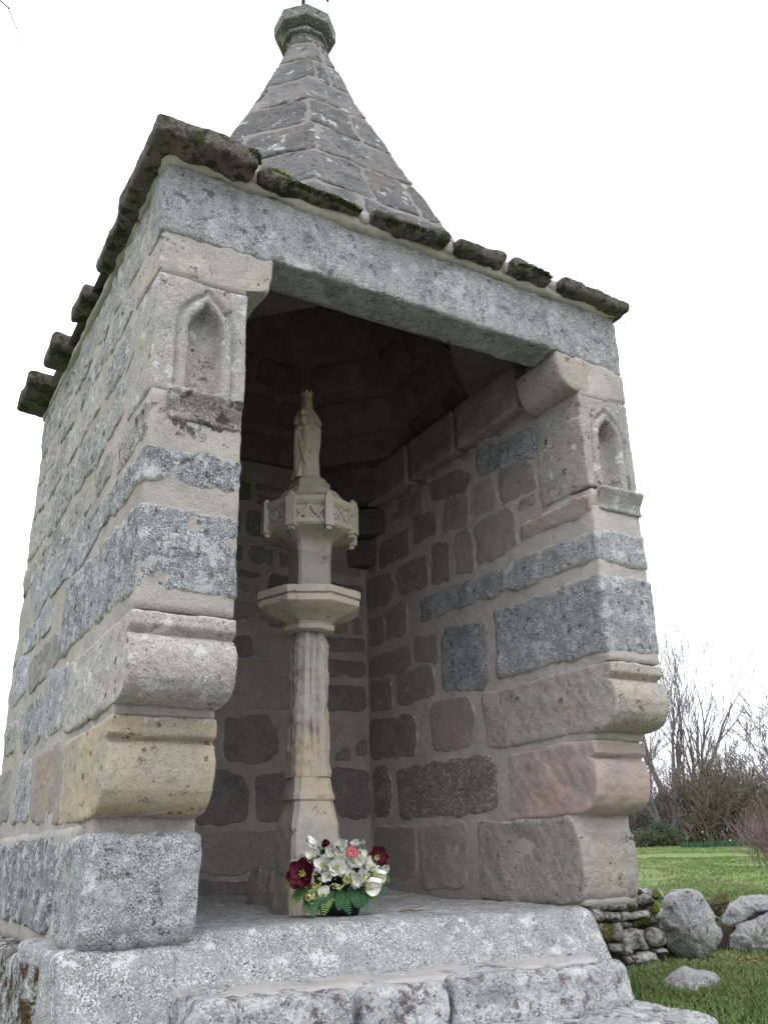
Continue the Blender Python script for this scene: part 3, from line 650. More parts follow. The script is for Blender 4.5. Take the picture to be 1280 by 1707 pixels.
def oct_courses(zrows, apf, wmin, wmax, gap, r, jit=.01):
    out = []
    for a, b in zrows:
        zm = (a + b) / 2; L = float(2 * apf(zm) * math.tan(math.pi / 8)); u = r.uniform(0, .6); end = u + 8
        while u < end - .02:
            w = min(r.uniform(wmin, wmax) / L, end - u, 1.9)
            if end - u - w < .25: w = end - u
            g = gap / 2; gs = g / L; j = lambda: r.uniform(-jit, jit)
            out.append((L, [(u + gs + j() / L, a + g + j()), (u + w / 2, a + g + j()), (u + w - gs + j() / L, a + g + j()), (u + w - gs, (a + b) / 2), (u + w - gs + j() / L, b - g + j()), (u + w / 2, b - g + j()), (u + gs + j() / L, b - g + j()), (u + gs, (a + b) / 2)]))
            u += w
    return out
r2 = random.Random(11)
zr = []; z = 2.82
for hh in (.33, .34, .31, .33, .29, .27, .24, .20): zr.append((z, min(z + hh, 5.02))); z += hh
def lay_oct(courses, apf, parent, mats, inward=False, **kw):
    om = octmap(apf, inward=inward)
    for L, p in courses:
        mp = (lambda LL: (lambda U: om(np.c_[U[:, 0] / LL, U[:, 1]])))(L)
        poly_slab('stone', M[r2.choice(mats)], parent, [(a * L, b) for a, b in p], mp, **kw)
lay_oct(oct_courses(zr, sa, .36, .80, .026, r2), sa, spire, ['spire'], h=.007, res=.022, rough=.005, edge=.014, jit=.012, depth=.02, smear=.6, q=.1)
# white lichen rosettes on the spire
M['rosette'] = plain_mat('white_lichen', (.5, .5, .47), (.28, .28, .27), 120, 1, .5, .05, .004)
om = octmap(sa)
for (s_, z_, r_) in ((.10, 4.16, .04), (.33, 3.86, .022), (.42, 3.93, .022), (.16, 3.68, .03), (-.38, 4.22, .02), (-.44, 3.62, .02), (.5, 3.55, .02), (.36, 3.45, .02), (.45, 3.3, .02), (7.5, 3.7, .018)):
    L = float(2 * sa(z_) * math.tan(math.pi / 8)); a0 = s_ * L
    poly = [(a0 + math.cos(t) * r_ * r2.uniform(.7, 1.2), z_ + math.sin(t) * r_ * .8 * r2.uniform(.5, 1.3)) for t in np.linspace(0, 6.283, 12)[:-1]]
    poly_slab('lichen', M['rosette'], spire, poly, (lambda LL: (lambda U: om(np.c_[U[:, 0] / LL, U[:, 1]])))(L), h=.0075, depth=.004, res=.007, edge=.004, rough=.002, jit=.012)
# finial: octagonal moulded cap
fp = [(4.99, .106), (5.025, .110), (5.03, .112), (5.034, .134), (5.04, .138), (5.056, .138), (5.062, .134), (5.066, .120), (5.078, .122), (5.088, .160), (5.094, .178), (5.10, .184), (5.14, .186), (5.178, .186), (5.186, .180), (5.21, .158), (5.215, .154), (5.22, .02)]
V = []; n = 96
for z, a in fp:
    for k in range(n):
        s = 8 * k / n; i = math.floor(s + .5); t = s - i; th = -math.pi / 2 + i * math.pi / 4; L = 2 * a * math.tan(math.pi / 8)
        V.append((AC[0] - .02 + math.cos(th) * a - math.sin(th) * t * L, AC[1] - .01 + math.sin(th) * a + math.cos(th) * t * L, z))
F = [(r * n + k, r * n + (k + 1) % n, (r + 1) * n + (k + 1) % n, (r + 1) * n + k) for r in range(len(fp) - 1) for k in range(n)]
V = displace(np.array(V), F, ((15, .003), (50, .001)), 5)
finial = sharpen(mesh_obj('finial', V, F, M['finial'], chapel), 30)
def tube(pts, rads, seg=6):
    V = []; F = []; pts = [Vector(p) for p in pts]
    for i, p in enumerate(pts):
        d = (pts[min(i + 1, len(pts) - 1)] - pts[max(i - 1, 0)]).normalized(); a = d.orthogonal().normalized(); b = d.cross(a)
        for k in range(seg): t = 2 * math.pi * k / seg; V.append(p + (a * math.cos(t) + b * math.sin(t)) * rads[i])
    for i in range(len(pts) - 1):
        for k in range(seg): F.append([i * seg + k, i * seg + (k + 1) % seg, (i + 1) * seg + (k + 1) % seg, (i + 1) * seg + k])
    F.append(list(range(seg))[::-1]); F.append([(len(pts) - 1) * seg + k for k in range(seg)])
    return V, F
def join(parts):
    V = []; F = []
    for v, f in parts:
        b = len(V); V += [tuple(p) for p in v]; F += [[i + b for i in q] for q in f]
    return V, F
cx, cy = 1.085, 1.15
V, F = join([tube([(cx, cy, 5.24), (cx, cy, 5.95)], [.013, .011]), tube([(cx - .17, cy, 5.62), (cx + .17, cy, 5.62)], [.010, .010]), tube([(cx + .15, cy, 5.68), (cx + .185, cy, 5.60), (cx + .18, cy, 5.545), (cx + .15, cy, 5.56)], [.004, .008, .009, .004]), tube([(cx - .15, cy, 5.68), (cx - .185, cy, 5.60), (cx - .18, cy, 5.545), (cx - .15, cy, 5.56)], [.004, .008, .009, .004])])
mesh_obj('iron_cross', V, F, M['iron'], chapel)

# ---- vault over the room
VP = [(2.50, .845), (2.66, .79), (3.0, .62), (3.6, .36), (4.2, .10)]
def va(z): return np.interp(z, [p[0] for p in VP], [p[1] for p in VP])
vc = (1.17, 1.19)
zs = [2.50, 2.56, 2.62, 2.8, 3.0, 3.3, 3.6, 3.9, 4.2]; n = 40
U = np.array([(8 * k / n, z) for z in zs for k in range(n)]); P, N = octmap(va, vc)(U)
F = [(r * n + k, (r + 1) * n + k, (r + 1) * n + (k + 1) % n, r * n + (k + 1) % n) for r in range(len(zs) - 1) for k in range(n)] + [list(range((len(zs) - 1) * n, len(zs) * n))]
vault = mesh_obj('vault', P, F, M['vault_shade'], chapel)
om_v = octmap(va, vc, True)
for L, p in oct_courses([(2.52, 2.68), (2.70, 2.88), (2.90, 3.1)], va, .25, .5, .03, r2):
    poly_slab('stone', M['vault_shade'], vault, [(a * L, b) for a, b in p], (lambda LL: (lambda U: om_v(np.c_[U[:, 0] / LL, U[:, 1]])))(L), h=.01, res=.05)
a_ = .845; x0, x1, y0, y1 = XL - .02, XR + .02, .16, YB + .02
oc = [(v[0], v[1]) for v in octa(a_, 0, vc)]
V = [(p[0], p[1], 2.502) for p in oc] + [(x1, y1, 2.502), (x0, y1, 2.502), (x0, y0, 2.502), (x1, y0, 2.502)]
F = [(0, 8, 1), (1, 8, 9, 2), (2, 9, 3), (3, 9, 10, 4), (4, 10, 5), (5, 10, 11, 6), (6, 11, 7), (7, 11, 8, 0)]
mesh_obj('ceiling_sheet', V, F, M['vault_shade'], vault, False)
for k, (zz, l) in enumerate(((1.90, .16), (2.08, .27), (2.28, .38))):      # corner-cutting squinch stones
    for (cx, cy, sx, sy) in ((XR, YB, -1, -1), (XL, YB, 1, -1)):
        V = []; F = []
        q = [(cx + sx * -.02, cy - sy * .02), (cx + sx * l, cy - sy * .02), (cx - sx * .02, cy + sy * l)]
        V = [(*p, zz) for p in q] + [(*p, zz + (.17 if k < 2 else .23)) for p in q]; F = [(0, 1, 2), (3, 4, 5), (0, 1, 4, 3), (1, 2, 5, 4), (2, 0, 3, 5)]
        mesh_obj('squinch_stone', V, F, M['vault_shade'], vault, False)
# projecting course under the vault on the right wall
for a, b in ((.36, .9), (.93, 1.4), (1.43, 1.9)): block('stone', M['dark'], right_wall, (1.925, 2.03, a, b, 2.255, 2.51), res=.02, rad=.01, rough=((8, .008), (22, .005)))

# ================================================================== STEPS
steps = thing('stone_steps', 'worn granite entrance steps crusted with pale and maroon lichen, below the chapel floor', 'steps')
def stepwarp(sd):
    def w(V):
        V = V.copy(); V[:, 2] += .012 * vn(np.c_[V[:, 0], V[:, 1], V[:, 2] * 0 + sd], 6, sd); V[:, 1] += .015 * vn(np.c_[V[:, 0], V[:, 2], V[:, 1] * 0 + sd], 5, sd + 1) * (V[:, 1] < .1); return V
    return w
SR = ((6, .010), (18, .007), (55, .004))
for i, (a, b, z1, y) in enumerate(((.235, .735, -.205, -.10), (.755, 1.06, -.208, -.105), (1.08, 1.835, -.203, -.11))):
    block('step_stone', M['step'], steps, (a, b, y, .33, -.40, z1), res=.0135, rad=.035, rough=SR, warp=stepwarp(i + 3))
block('mortar_fillet', M['cement'], steps, (.25, 1.80, -.02, .30, -.3, -.203), res=.025, rad=.02, rough=((7, .008), (25, .004)))
block('step_stone', M['step'], steps, (.9, 1.96, -.40, .2, -.62, -.352), res=.0135, rad=.05, rough=SR, warp=stepwarp(9))
block('step_stone', M['step'], steps, (-.1, .88, -.42, .2, -.62, -.36), res=.02, rad=.05, rough=SR, warp=stepwarp(10))
block('step_stone', M['step'], steps, (.0, 1.5, -.75, -.3, -1.2, -.60), res=.04, rad=.05, rough=SR, warp=stepwarp(12))

# ================================================================== COLUMN
col = thing('stone_column', 'pale eroded limestone column with an octagonal collar and carved capital, standing in the middle of the chapel floor', 'column')
QX, QY = 1.108, 1.05
def loft(sections, name, mat, parent, rough=((9, .003), (30, .002)), seg=56, warp=None, cap=True):
    V = []; F = []; n = seg
    for z, fn in sections:
        for k in range(n): x, y = fn(k / n); V.append((QX + x, QY + y, z))
    for r in range(len(sections) - 1):
        for k in range(n): F.append([r * n + k, r * n + (k + 1) % n, (r + 1) * n + (k + 1) % n, (r + 1) * n + k])
    V = np.array(V, float)
    if warp: V = warp(V)
    V = displace(V, F, rough, len(V))
    if cap: F.append([(len(sections) - 1) * n + k for k in range(n)])
    return sharpen(mesh_obj(name, V, F, mat, parent), 28)
def sqsec(h, ch, rot=-.09):
    pts = [(h, -h + ch), (h, h - ch), (h - ch, h), (-h + ch, h), (-h, h - ch), (-h, -h + ch), (-h + ch, -h), (h - ch, -h)]
    def f(t):
        u = t * 4; i = int(u) % 4; w = u - int(u); a = pts[i * 2]; b = pts[i * 2 + 1]; c = pts[(i * 2 + 2) % 8]
        if w < 10 / 14: w /= 10 / 14; x, y = a[0] + (b[0] - a[0]) * w, a[1] + (b[1] - a[1]) * w
        else: w = (w - 10 / 14) / (4 / 14); x, y = b[0] + (c[0] - b[0]) * w, b[1] + (c[1] - b[1]) * w
        return x * math.cos(rot) - y * math.sin(rot), x * math.sin(rot) + y * math.cos(rot)
    return f
CDIR = math.atan2(CP.y - QY, CP.x - QX)
def osec(R, rot=CDIR - math.pi / 8):
    def f(t):
        u = t * 8; i = int(u) % 8; w = u - int(u); a = rot + i * math.pi / 4; b = a + math.pi / 4
        return R * (math.cos(a) * (1 - w) + math.cos(b) * w), R * (math.sin(a) * (1 - w) + math.sin(b) * w)
    return f
def dens(keys, step, sec):
    out = []
    for (a, b) in zip(keys[:-1], keys[1:]):
        m = max(1, int((b[0] - a[0]) / step))
        for t in range(m): w = t / m; out.append((a[0] + (b[0] - a[0]) * w, sec(*[p + (q - p) * w for p, q in zip(a[1:], b[1:])])))
    out.append((keys[-1][0], sec(*keys[-1][1:]))); return out
bk = [(-.07, .122, .012), (.02, .119, .014), (.10, .114, .016), (.28, .110, .018), (.295, .112, .02), (.315, .108, .022), (.36, .098, .024), (.395, .094, .024), (.405, .101, .026), (.425, .101, .026), (.44, .094, .026), (.50, .086, .026)]
loft(dens(bk, .012, sqsec), 'column_base', M['column'], col, rough=((7, .006), (25, .003), (60, .0015)))
def erode(V):   # rain-worn vertical furrows
    V = V.copy(); dx = V[:, 0] - QX; dy = V[:, 1] - QY; r = np.hypot(dx, dy); a = np.arctan2(dy, dx); h = np.clip((V[:, 2] - .46) / .2, 0, 1)
    g = np.exp(-((a + 1.45 + .08 * vn(np.c_[V[:, 2] * 9, r * 0, r * 0], 1, 3)) / .09) ** 2) + .8 * np.exp(-((a + 1.9 + .1 * vn(np.c_[V[:, 2] * 7, r * 0, r * 0], 1, 5)) / .07) ** 2) + .7 * np.exp(-((np.abs(a) - 2.75 + .1 * vn(np.c_[V[:, 2] * 8, r * 0, r * 0], 1, 7)) / .09) ** 2)
    k = 1 - h * g * .2 * (1 + .5 * vn(np.c_[V[:, 2] * 30, a, r], 1, 9)); V[:, 0] = QX + dx * k; V[:, 1] = QY + dy * k; return V
sk_ = [(.50, .086, .026), (.56, .082, .03), (.9, .0795, .03), (1.10, .079, .032), (1.14, .074, .034), (1.17, .068, .034)]
loft(dens(sk_, .011, sqsec), 'column_shaft', M['column'], col, rough=((9, .007), (28, .005), (70, .003)), seg=84, warp=erode)
ok = [(1.160, .08), (1.163, .118), (1.168, .128), (1.188, .130), (1.196, .118), (1.205, .118), (1.222, .150), (1.244, .215), (1.262, .246), (1.268, .256), (1.272, .259), (1.296, .259), (1.300, .249), (1.306, .249), (1.310, .263), (1.340, .263), (1.344, .257), (1.345, .08)]
loft(dens(ok, .006, osec), 'collar', M['column'], col, rough=((12, .003), (40, .0015)), seg=64)
uk = [(1.34, .0835, .012), (1.52, .083, .012), (1.56, .086, .013)]
loft(dens(uk, .02, sqsec), 'upper_shaft', M['column'], col, rough=((8, .002), (30, .001)))
# flare of the capital: square blending into octagon
def blend(w, h, R):
    a = sqsec(h, .014); 
    def f(t):
        p = a(t); th = math.atan2(p[1], p[0]); rot = CDIR - math.pi / 8; q = (th - rot) % (math.pi / 4) - math.pi / 8; ro = R * math.cos(math.pi / 8) / math.cos(q)
        r = math.hypot(*p) * (1 - w) + ro * w; return r * math.cos(th), r * math.sin(th)
    return f
capk = [(z - .085 if z < 1.93 else z - .055, w, h, r * .94) for z, w, h, r in [(1.64, 0, .086, .10), (1.67, .1, .088, .11), (1.695, .3, .09, .14), (1.715, .62, .09, .185), (1.728, .9, .09, .222), (1.735, 1, .09, .245), (1.745, 1, .09, .256), (1.765, 1, .09, .252), (1.77, 1, .09, .238), (1.835, 1, .09, .238), (1.842, 1, .09, .252), (1.856, 1, .09, .262), (1.877, 1, .09, .262), (1.883, 1, .09, .25), (1.92, 1, .09, .185), (1.935, 1, .09, .150), (1.945, 1, .09, .12), (1.95, 1, .09, .05)]]
capital = loft(dens(capk, .008, blend), 'capital', M['column'], col, rough=((12, .003), (45, .002)), seg=112)
parts = []; rot = CDIR - math.pi / 8
for k in range(8):
    a = rot + k * math.pi / 4; c_, s_ = math.cos(a), math.sin(a)
    for zz0, zz1, rr, w in ((1.640, 1.786, .228, .022), (1.786, 1.806, .232, .015), (1.806, 1.820, .230, .008), (1.622, 1.642, .226, .013)):
        vv = []
        for z_ in (zz0, zz1):
            for dr, dt in ((-w, -w), (w, -w), (w, w), (-w, w)): vv.append((QX + c_ * (rr + dr) - s_ * dt, QY + s_ * (rr + dr) + c_ * dt, z_))
        parts.append((vv, [[0, 3, 2, 1], [4, 5, 6, 7], [0, 1, 5, 4], [1, 2, 6, 5], [2, 3, 7, 6], [3, 0, 4, 7]]))
V, F = join(parts); mesh_obj('corner_buttresses', displace(np.array(V), F, ((40, .002),), 3), F, M['column'], capital, False)
parts = []
for k in range(8):
    a = rot + (k + .5) * math.pi / 4; ap = .2275 * math.cos(math.pi / 8) + .002; L = .2275 * 2 * math.sin(math.pi / 8) * .80; cx, cy = QX + math.cos(a) * ap, QY + math.sin(a) * ap; tx, ty = -math.sin(a), math.cos(a)
    P3 = lambda u, v: (cx + tx * u * L, cy + ty * u * L, 1.657 + v * .098)
    for curve in ([(-.5, .05), (-.35, .35), (-.15, .6), (0, .98)], [(.5, .05), (.35, .35), (.15, .6), (0, .98)], [(-.5, .9), (-.35, .55), (-.2, .3), (0, .18), (.2, .3), (.35, .55), (.5, .9)], [(-.3, .02), (-.15, .25), (0, .33), (.15, .25), (.3, .02)]):
        c2 = [P3(*p) for p in curve]; parts.append(tube(c2, [.0078] * len(c2), 5))
V, F = join(parts); mesh_obj('tracery', displace(np.array(V), F, ((60, .002),), 4), F, M['column'], capital)

# ================================================================== STATUE
stat = thing('crowned_statue', 'small stone statue of a crowned woman holding a child, standing on top of the column', 'statue')
hexs = lambda R: (lambda t: (lambda u, i: ((R * (math.cos(CDIR - math.pi / 6 + i * math.pi / 3) * (1 - u) + math.cos(CDIR - math.pi / 6 + (i + 1) * math.pi / 3) * u)), (R * (math.sin(CDIR - math.pi / 6 + i * math.pi / 3) * (1 - u) + math.sin(CDIR - math.pi / 6 + (i + 1) * math.pi / 3) * u))))(t * 6 - int(t * 6), int(t * 6)))
loft([(1.885, hexs(.102)), (1.900, hexs(.104)), (1.938, hexs(.104)), (1.946, hexs(.096)), (1.950, hexs(.082)), (1.966, hexs(.080)), (1.969, hexs(.02))], 'pedestal', M['statue'], stat, rough=((30, .0015),), seg=48)
def to_mesh_remesh(V, F, voxel, name, mat, parent):
    me = bpy.data.meshes.new('tmp'); me.from_pydata([tuple(v) for v in V], [], F); tmp = bpy.data.objects.new('tmp', me); scene.collection.objects.link(tmp)
    md = tmp.modifiers.new('r', 'REMESH'); md.mode = 'VOXEL'; md.voxel_size = voxel; md.use_smooth_shade = True
    sm = tmp.modifiers.new('s', 'SMOOTH'); sm.factor = .5; sm.iterations = 1
    dg = bpy.context.evaluated_depsgraph_get(); nm = bpy.data.meshes.new_from_object(tmp.evaluated_get(dg)); nm.name = name; nm.materials.clear(); nm.materials.append(mat)
    bpy.data.objects.remove(tmp, do_unlink=True); o = bpy.data.objects.new(name, nm); scene.collection.objects.link(o); o.parent = parent; return o
def ellip(c, r, n=12, m=8, tilt=None):
    V = []; F = []
    for i in range(m + 1):
        ph = math.pi * i / m
        for k in range(n): th = 2 * math.pi * k / n; V.append(Vector((r[0] * math.sin(ph) * math.cos(th), r[1] * math.sin(ph) * math.sin(th), r[2] * math.cos(ph))))
    if tilt: V = [tilt @ v for v in V]
    V = [v + Vector(c) for v in V]
    for i in range(m):
        for k in range(n): F.append([i * n + k, (i + 1) * n + k, (i + 1) * n + (k + 1) % n, i * n + (k + 1) % n])
    return V, F
S0 = 1.962
# local statue space: x right, y back, z up, height 0.475; turned a little toward the viewer
body = [(0, .073, .060, -.004, 0), (.03, .070, .056, -.003, 0), (.10, .067, .052, 0, 0), (.18, .066, .050, .004, -.002), (.24, .063, .046, .007, -.004), (.29, .060, .044, .006, -.003), (.335, .057, .040, .001, 0), (.365, .048, .034, -.002, .002), (.38, .028, .024, -.002, 0), (.39, .019, .019, -.001, -.004)]
V = []; n = 64; zsb = np.linspace(0, .39, 60)
for z_ in zsb:
    hw = np.interp(z_, [b[0] for b in body], [b[1] for b in body]); dp = np.interp(z_, [b[0] for b in body], [b[2] for b in body]); ox = np.interp(z_, [b[0] for b in body], [b[3] for b in body]); oy = np.interp(z_, [b[0] for b in body], [b[4] for b in body])
    lo = max(0, 1 - z_ / .30)
    for k in range(n):
        th = 2 * math.pi * k / n
        f_ = 1 + lo * (.13 * math.sin(7 * th + z_ * 9) + .07 * math.sin(13 * th - z_ * 14)) + .055 * math.sin(9 * th + z_ * 30) * (z_ > .2)
        f_ += .10 * math.exp(-((((th - 4.1 - z_ * 2.6) + math.pi) % (2 * math.pi) - math.pi) / .22) ** 2) * (z_ < .29) - .09 * math.exp(-((((th - 4.45 - z_ * 2.6) + math.pi) % (2 * math.pi) - math.pi) / .15) ** 2) * (z_ < .27)
        V.append((ox + hw * f_ * math.cos(th), oy + dp * f_ * math.sin(th), z_))
F = [[r * n + k, r * n + (k + 1) % n, (r + 1) * n + (k + 1) % n, (r + 1) * n + k] for r in range(59) for k in range(n)] + [list(range(n))[::-1], [59 * n + k for k in range(n)]]
P = [(V, F)]
P.append(ellip((-.001, -.008, .413), (.0205, .024, .029)))                      # head
P.append(ellip((-.001, -.033, .409), (.0035, .006, .007)))                      # nose
P.append(ellip((-.001, -.029, .398), (.009, .004, .003)))                       # mouth / chin
P.append(ellip((-.001, -.027, .391), (.008, .006, .006)))
P.append(ellip((-.008, -.028, .418), (.004, .003, .0022))); P.append(ellip((.007, -.028, .418), (.004, .003, .0022)))
P.append(ellip((-.001, .006, .405), (.027, .022, .036)))                        # veil
P.append(ellip((-.001, .014, .375), (.032, .02, .03)))
P.append(tube([(-.045, .0, .350), (-.062, -.012, .300), (-.050, -.038, .262), (-.015, -.056, .262), (.005, -.058, .275)], [.017, .018, .016, .013, .008], 10))   # right arm
P.append(tube([(.044, .0, .350), (.067, -.008, .300), (.062, -.030, .262), (.030, -.058, .270), (.010, -.062, .285)], [.017, .019, .017, .013, .008], 10))    # left arm
P.append(tube([(.062, -.02, .27), (.066, -.01, .2), (.060, -.018, .12)], [.017, .013, .006], 8))                                                              # hanging sleeve
P.append(tube([(-.056, -.02, .27), (-.063, -.015, .19), (-.064, -.012, .10), (-.066, -.012, .01)], [.017, .014, .011, .009], 8))
P.append(ellip((-.026, -.048, .305), (.019, .018, .030)))                       # child body
P.append(ellip((-.030, -.056, .345), (.0145, .0145, .0165)))                    # child head
P.append(tube([(-.018, -.056, .315), (-.002, -.064, .312), (.008, -.058, .33)], [.006, .0055, .004], 7))
P.append(tube([(-.034, -.055, .285), (-.022, -.072, .268), (-.018, -.070, .24)], [.009, .008, .006], 7))
for a0, b0 in (((-.05, -.045, .22), (.045, -.04, .03)), ((-.045, -.046, .18), (.01, -.056, .01)), ((-.02, -.055, .20), (.055, -.03, .10))):
    P.append(tube([a0, tuple((np.array(a0) + np.array(b0)) / 2 + np.array((0, -.008, -.012))), b0], [.004, .007, .005], 6))
V, F = join(P); V = np.array(V); a = CDIR + math.pi / 2 + .12; ca, sa_ = math.cos(a), math.sin(a)
def WS(V): return np.interp(V[:, 2], [0, .30, .36, .385, .5], [.90, .92, .96, 1.25, 1.25])
def place_st(V): V = np.array(V, float); return np.c_[QX - .020 + (V[:, 0] * ca - V[:, 1] * sa_) * WS(V), QY + (V[:, 0] * sa_ + V[:, 1] * ca) * WS(V), S0 + np.where(V[:, 2] < .37, V[:, 2] * 1.05, .3885 + (V[:, 2] - .37) * 1.30)]
to_mesh_remesh(place_st(V), F, .0028, 'robed_figure', M['statue'], stat)
V = []; F = []; n = 42      # crown with points
for k in range(n):
    th = 2 * math.pi * k / n; pk = abs(((k % 6) / 3) - 1); zt = .442 + .018 * pk; s = 1 + .12 * pk
    for (r, z_) in ((.0215, .428), (.0235 * s, zt), (.019 * s, zt), (.0185, .428)): V.append((math.cos(th) * r - .001, math.sin(th) * r * 1.05 - .006, z_))
for k in range(n):
    for q in range(4): F.append([k * 4 + q, ((k + 1) % n) * 4 + q, ((k + 1) % n) * 4 + (q + 1) % 4, k * 4 + (q + 1) % 4])
mesh_obj('crown', place_st(V), F, M['statue'], stat, False)

# ---- loose bits on the chapel floor
def rock(name, mat, c, r, seed, label=None, cat=None, rz=0, tilt=0, amp=.28, n=40):
    V = []; F = []; m = n // 2
    for i in range(m + 1):
        ph = math.pi * i / m
        for k in range(n): th = 2 * math.pi * k / n; V.append((math.sin(ph) * math.cos(th), math.sin(ph) * math.sin(th), math.cos(ph)))
    V = np.array(V); pw = .72; V = np.sign(V) * np.abs(V) ** pw
    for i in range(m):
        for k in range(n): F.append([i * n + k, (i + 1) * n + k, (i + 1) * n + (k + 1) % n, i * n + (k + 1) % n])
    d = 1 + amp * vn(V, 1.1, seed) + amp * .4 * vn(V, 2.7, seed + 1) + amp * .15 * vn(V, 7, seed + 2) + amp * .06 * vn(V, 18, seed + 3)
    V = V * d[:, None] * np.array(r)
    t, z = math.cos(tilt), math.sin(tilt); V = np.c_[V[:, 0] * t + V[:, 2] * z, V[:, 1], -V[:, 0] * z + V[:, 2] * t]
    t, z = math.cos(rz), math.sin(rz); V = np.c_[V[:, 0] * t - V[:, 1] * z, V[:, 0] * z + V[:, 1] * t, V[:, 2]]
    o = mesh_obj(name, V, F, mat); o.location = c
    if label: tag(o, label, cat)
    return o
rock('loose_stone', M['dark'], (1.075, 1.5, .035), (.05, .05, .095), 4, 'dark rough loose stone standing on the floor behind the foot of the column', 'stone', rz=.3)
V, F = tube([(1.30, .60, -.045), (1.345, .60, -.040), (1.37, .585, -.044), (1.405, .575, -.042)], [.0035, .004, .003, .002], 6)
o = mesh_obj('twig', V, F, M['bark_brown']); tag(o, 'short thin brown twig lying on the chapel floor right of the flowers', 'twig')

# ================================================================== BOUQUET
bq = thing('flower_arrangement', 'arrangement of white lilies, maroon magnolias and ferns in a black tray on the chapel floor', 'flowers')
BX, BY, BZ = 1.045, .665, -.048
bu = Vector((.868, -.497, 0)).normalized(); bw = Vector((-.497, -.868, 0)).normalized()
def B(u, v, w=0): return Vector((BX, BY, BZ)) + bu * u + bw * w + Vector((0, 0, v))
M['p_white'] = plain_mat('white_petal', (.80, .80, .77), (.66, .68, .62), 60, .6, .1, .3, .002, .1)
M['p_maroon'] = plain_mat('maroon_petal', (.13, .012, .03), (.055, .006, .018), 40, .55, .1, .3, .002)
M['p_pink'] = plain_mat('pink_petal', (.85, .42, .44), (.72, .25, .30), 60, .6, .1, .3, .002, .1)
M['p_cream'] = plain_mat('cream_yellow_petal', (.72, .72, .38), (.6, .64, .27), 60, .6, .1, .3, .002, .1)
M['p_stamen'] = plain_mat('yellow_green_stamen', (.5, .52, .12), (.3, .36, .08), 60, .7, 0)
M['p_fern'] = plain_mat('dark_fern_leaf', (.055, .14, .06), (.025, .075, .035), 30, .6, .1, .3, .002)
M['p_leaf'] = plain_mat('pale_green_leaf', (.16, .25, .08), (.08, .15, .05), 30, .6, .1, .3, .002)
M['p_tray'] = plain_mat('black_plastic_tray', (.012, .013, .014), (.008, .008, .009), 10, .5, 0, .4)
def petal_mesh(L, W, cup, curl, tip=.5, ruff=0., seed=0, ns=8, nw=6):
    r = random.Random(seed); V = []; F = []; p1 = r.uniform(0, 6)
    for i in range(ns + 1):
        t = i / ns; w = W * (math.sin(math.pi * min(1, t ** (tip + .25) * .98 + .02)) ** .8 + .06)
        for j in range(nw + 1):
            s = j / nw * 2 - 1
            x = w * s * .5; z = cup * (s * s) * W + math.sin(t * curl) * L * .45 + ruff * math.sin(s * 7 + t * 9 + p1) * W * abs(s); y = L * t * math.cos(curl * t * .6)
            V.append((x, y, z))
    for i in range(ns):
        for j in range(nw): a_ = i * (nw + 1) + j; F.append([a_, a_ + 1, a_ + nw + 2, a_ + nw + 1])
    return V, F
PM = {}
def petal(parent, mat, loc, dirv, side, L, W, cup=.3, curl=.6, tip=.5, ruff=0., key=None, seed=0):
    """petal along dirv, its cupped side facing `side`"""
    k = (mat.name, round(L, 4), round(W, 4), cup, curl, tip, ruff, seed)
    if k not in PM:
        V, F = petal_mesh(L, W, cup, curl, tip, ruff, seed); o = mesh_obj('petal', V, F, mat, parent); PM[k] = o.data
    else: o = bpy.data.objects.new('petal', PM[k]); scene.collection.objects.link(o); o.parent = parent
    y = Vector(dirv).normalized(); z = (Vector(side) - y * Vector(side).dot(y)).normalized(); x = y.cross(z)
    o.matrix_local = Matrix(((x.x, y.x, z.x, loc[0]), (x.y, y.y, z.y, loc[1]), (x.z, y.z, z.z, loc[2]), (0, 0, 0, 1))); return o
def flower(pos, axis, R, n, mat, open_=.9, width=.7, cup=.3, curl=.6, tip=.5, ruff=.05, center=True, layers=1, seed=0, label=None, cmat='p_stamen'):
    R = R * 1.32; width = width * 1.12
    axis = Vector(axis).normalized(); a = axis.orthogonal().normalized(); b = axis.cross(a); r = random.Random(seed)
    if center: V, F = ellip(pos + axis * R * .16, (R * .13,) * 3, 8, 6)
    else: V, F = ellip(pos, (R * .1,) * 3, 8, 6)
    V = [Vector(v) for v in V]; fl = mesh_obj('flower', V, F, M[cmat] if center else mat, bq)
    if label: fl['label'] = label
    if center and R > .02:
        st = []
        for k in range(6):
            th = k * 1.05; d = axis + (a * math.cos(th) + b * math.sin(th)) * .35; st.append(tube([pos, pos + d.normalized() * R * .5], [R * .02, R * .035], 5))
        V, F = join(st); mesh_obj('stamen', V, F, M[cmat], fl)
    for ly in range(layers):
        op = open_ * (1 - ly * .38); sc = 1 - ly * .22
        for k in range(n):
            th = 2 * math.pi * (k + .5 * ly) / n + r.uniform(-.15, .15); rad = a * math.cos(th) + b * math.sin(th)
            d = rad * math.sin(op * 1.45) + axis * math.cos(op * 1.45) + Vector((r.uniform(-.1, .1), r.uniform(-.1, .1), r.uniform(-.1, .1)))
            petal(fl, mat, pos, d, axis - rad * .3, R * sc, R * width * sc, cup, curl * (1 if ly == 0 else -.5), tip, ruff, seed=k % 3)
    return fl
px = lambda X, Y: ((X - 565) * .00236, (1531 - Y) * .00218)
def fax(u, v): return bw * 1.0 + bu * (u * 3.2) + Vector((0, 0, 1)) * (.25 + (v - .14) * 3)
def fpos(X, Y, w): u, v = px(X, Y); return B(u, v, w), fax(u, v)
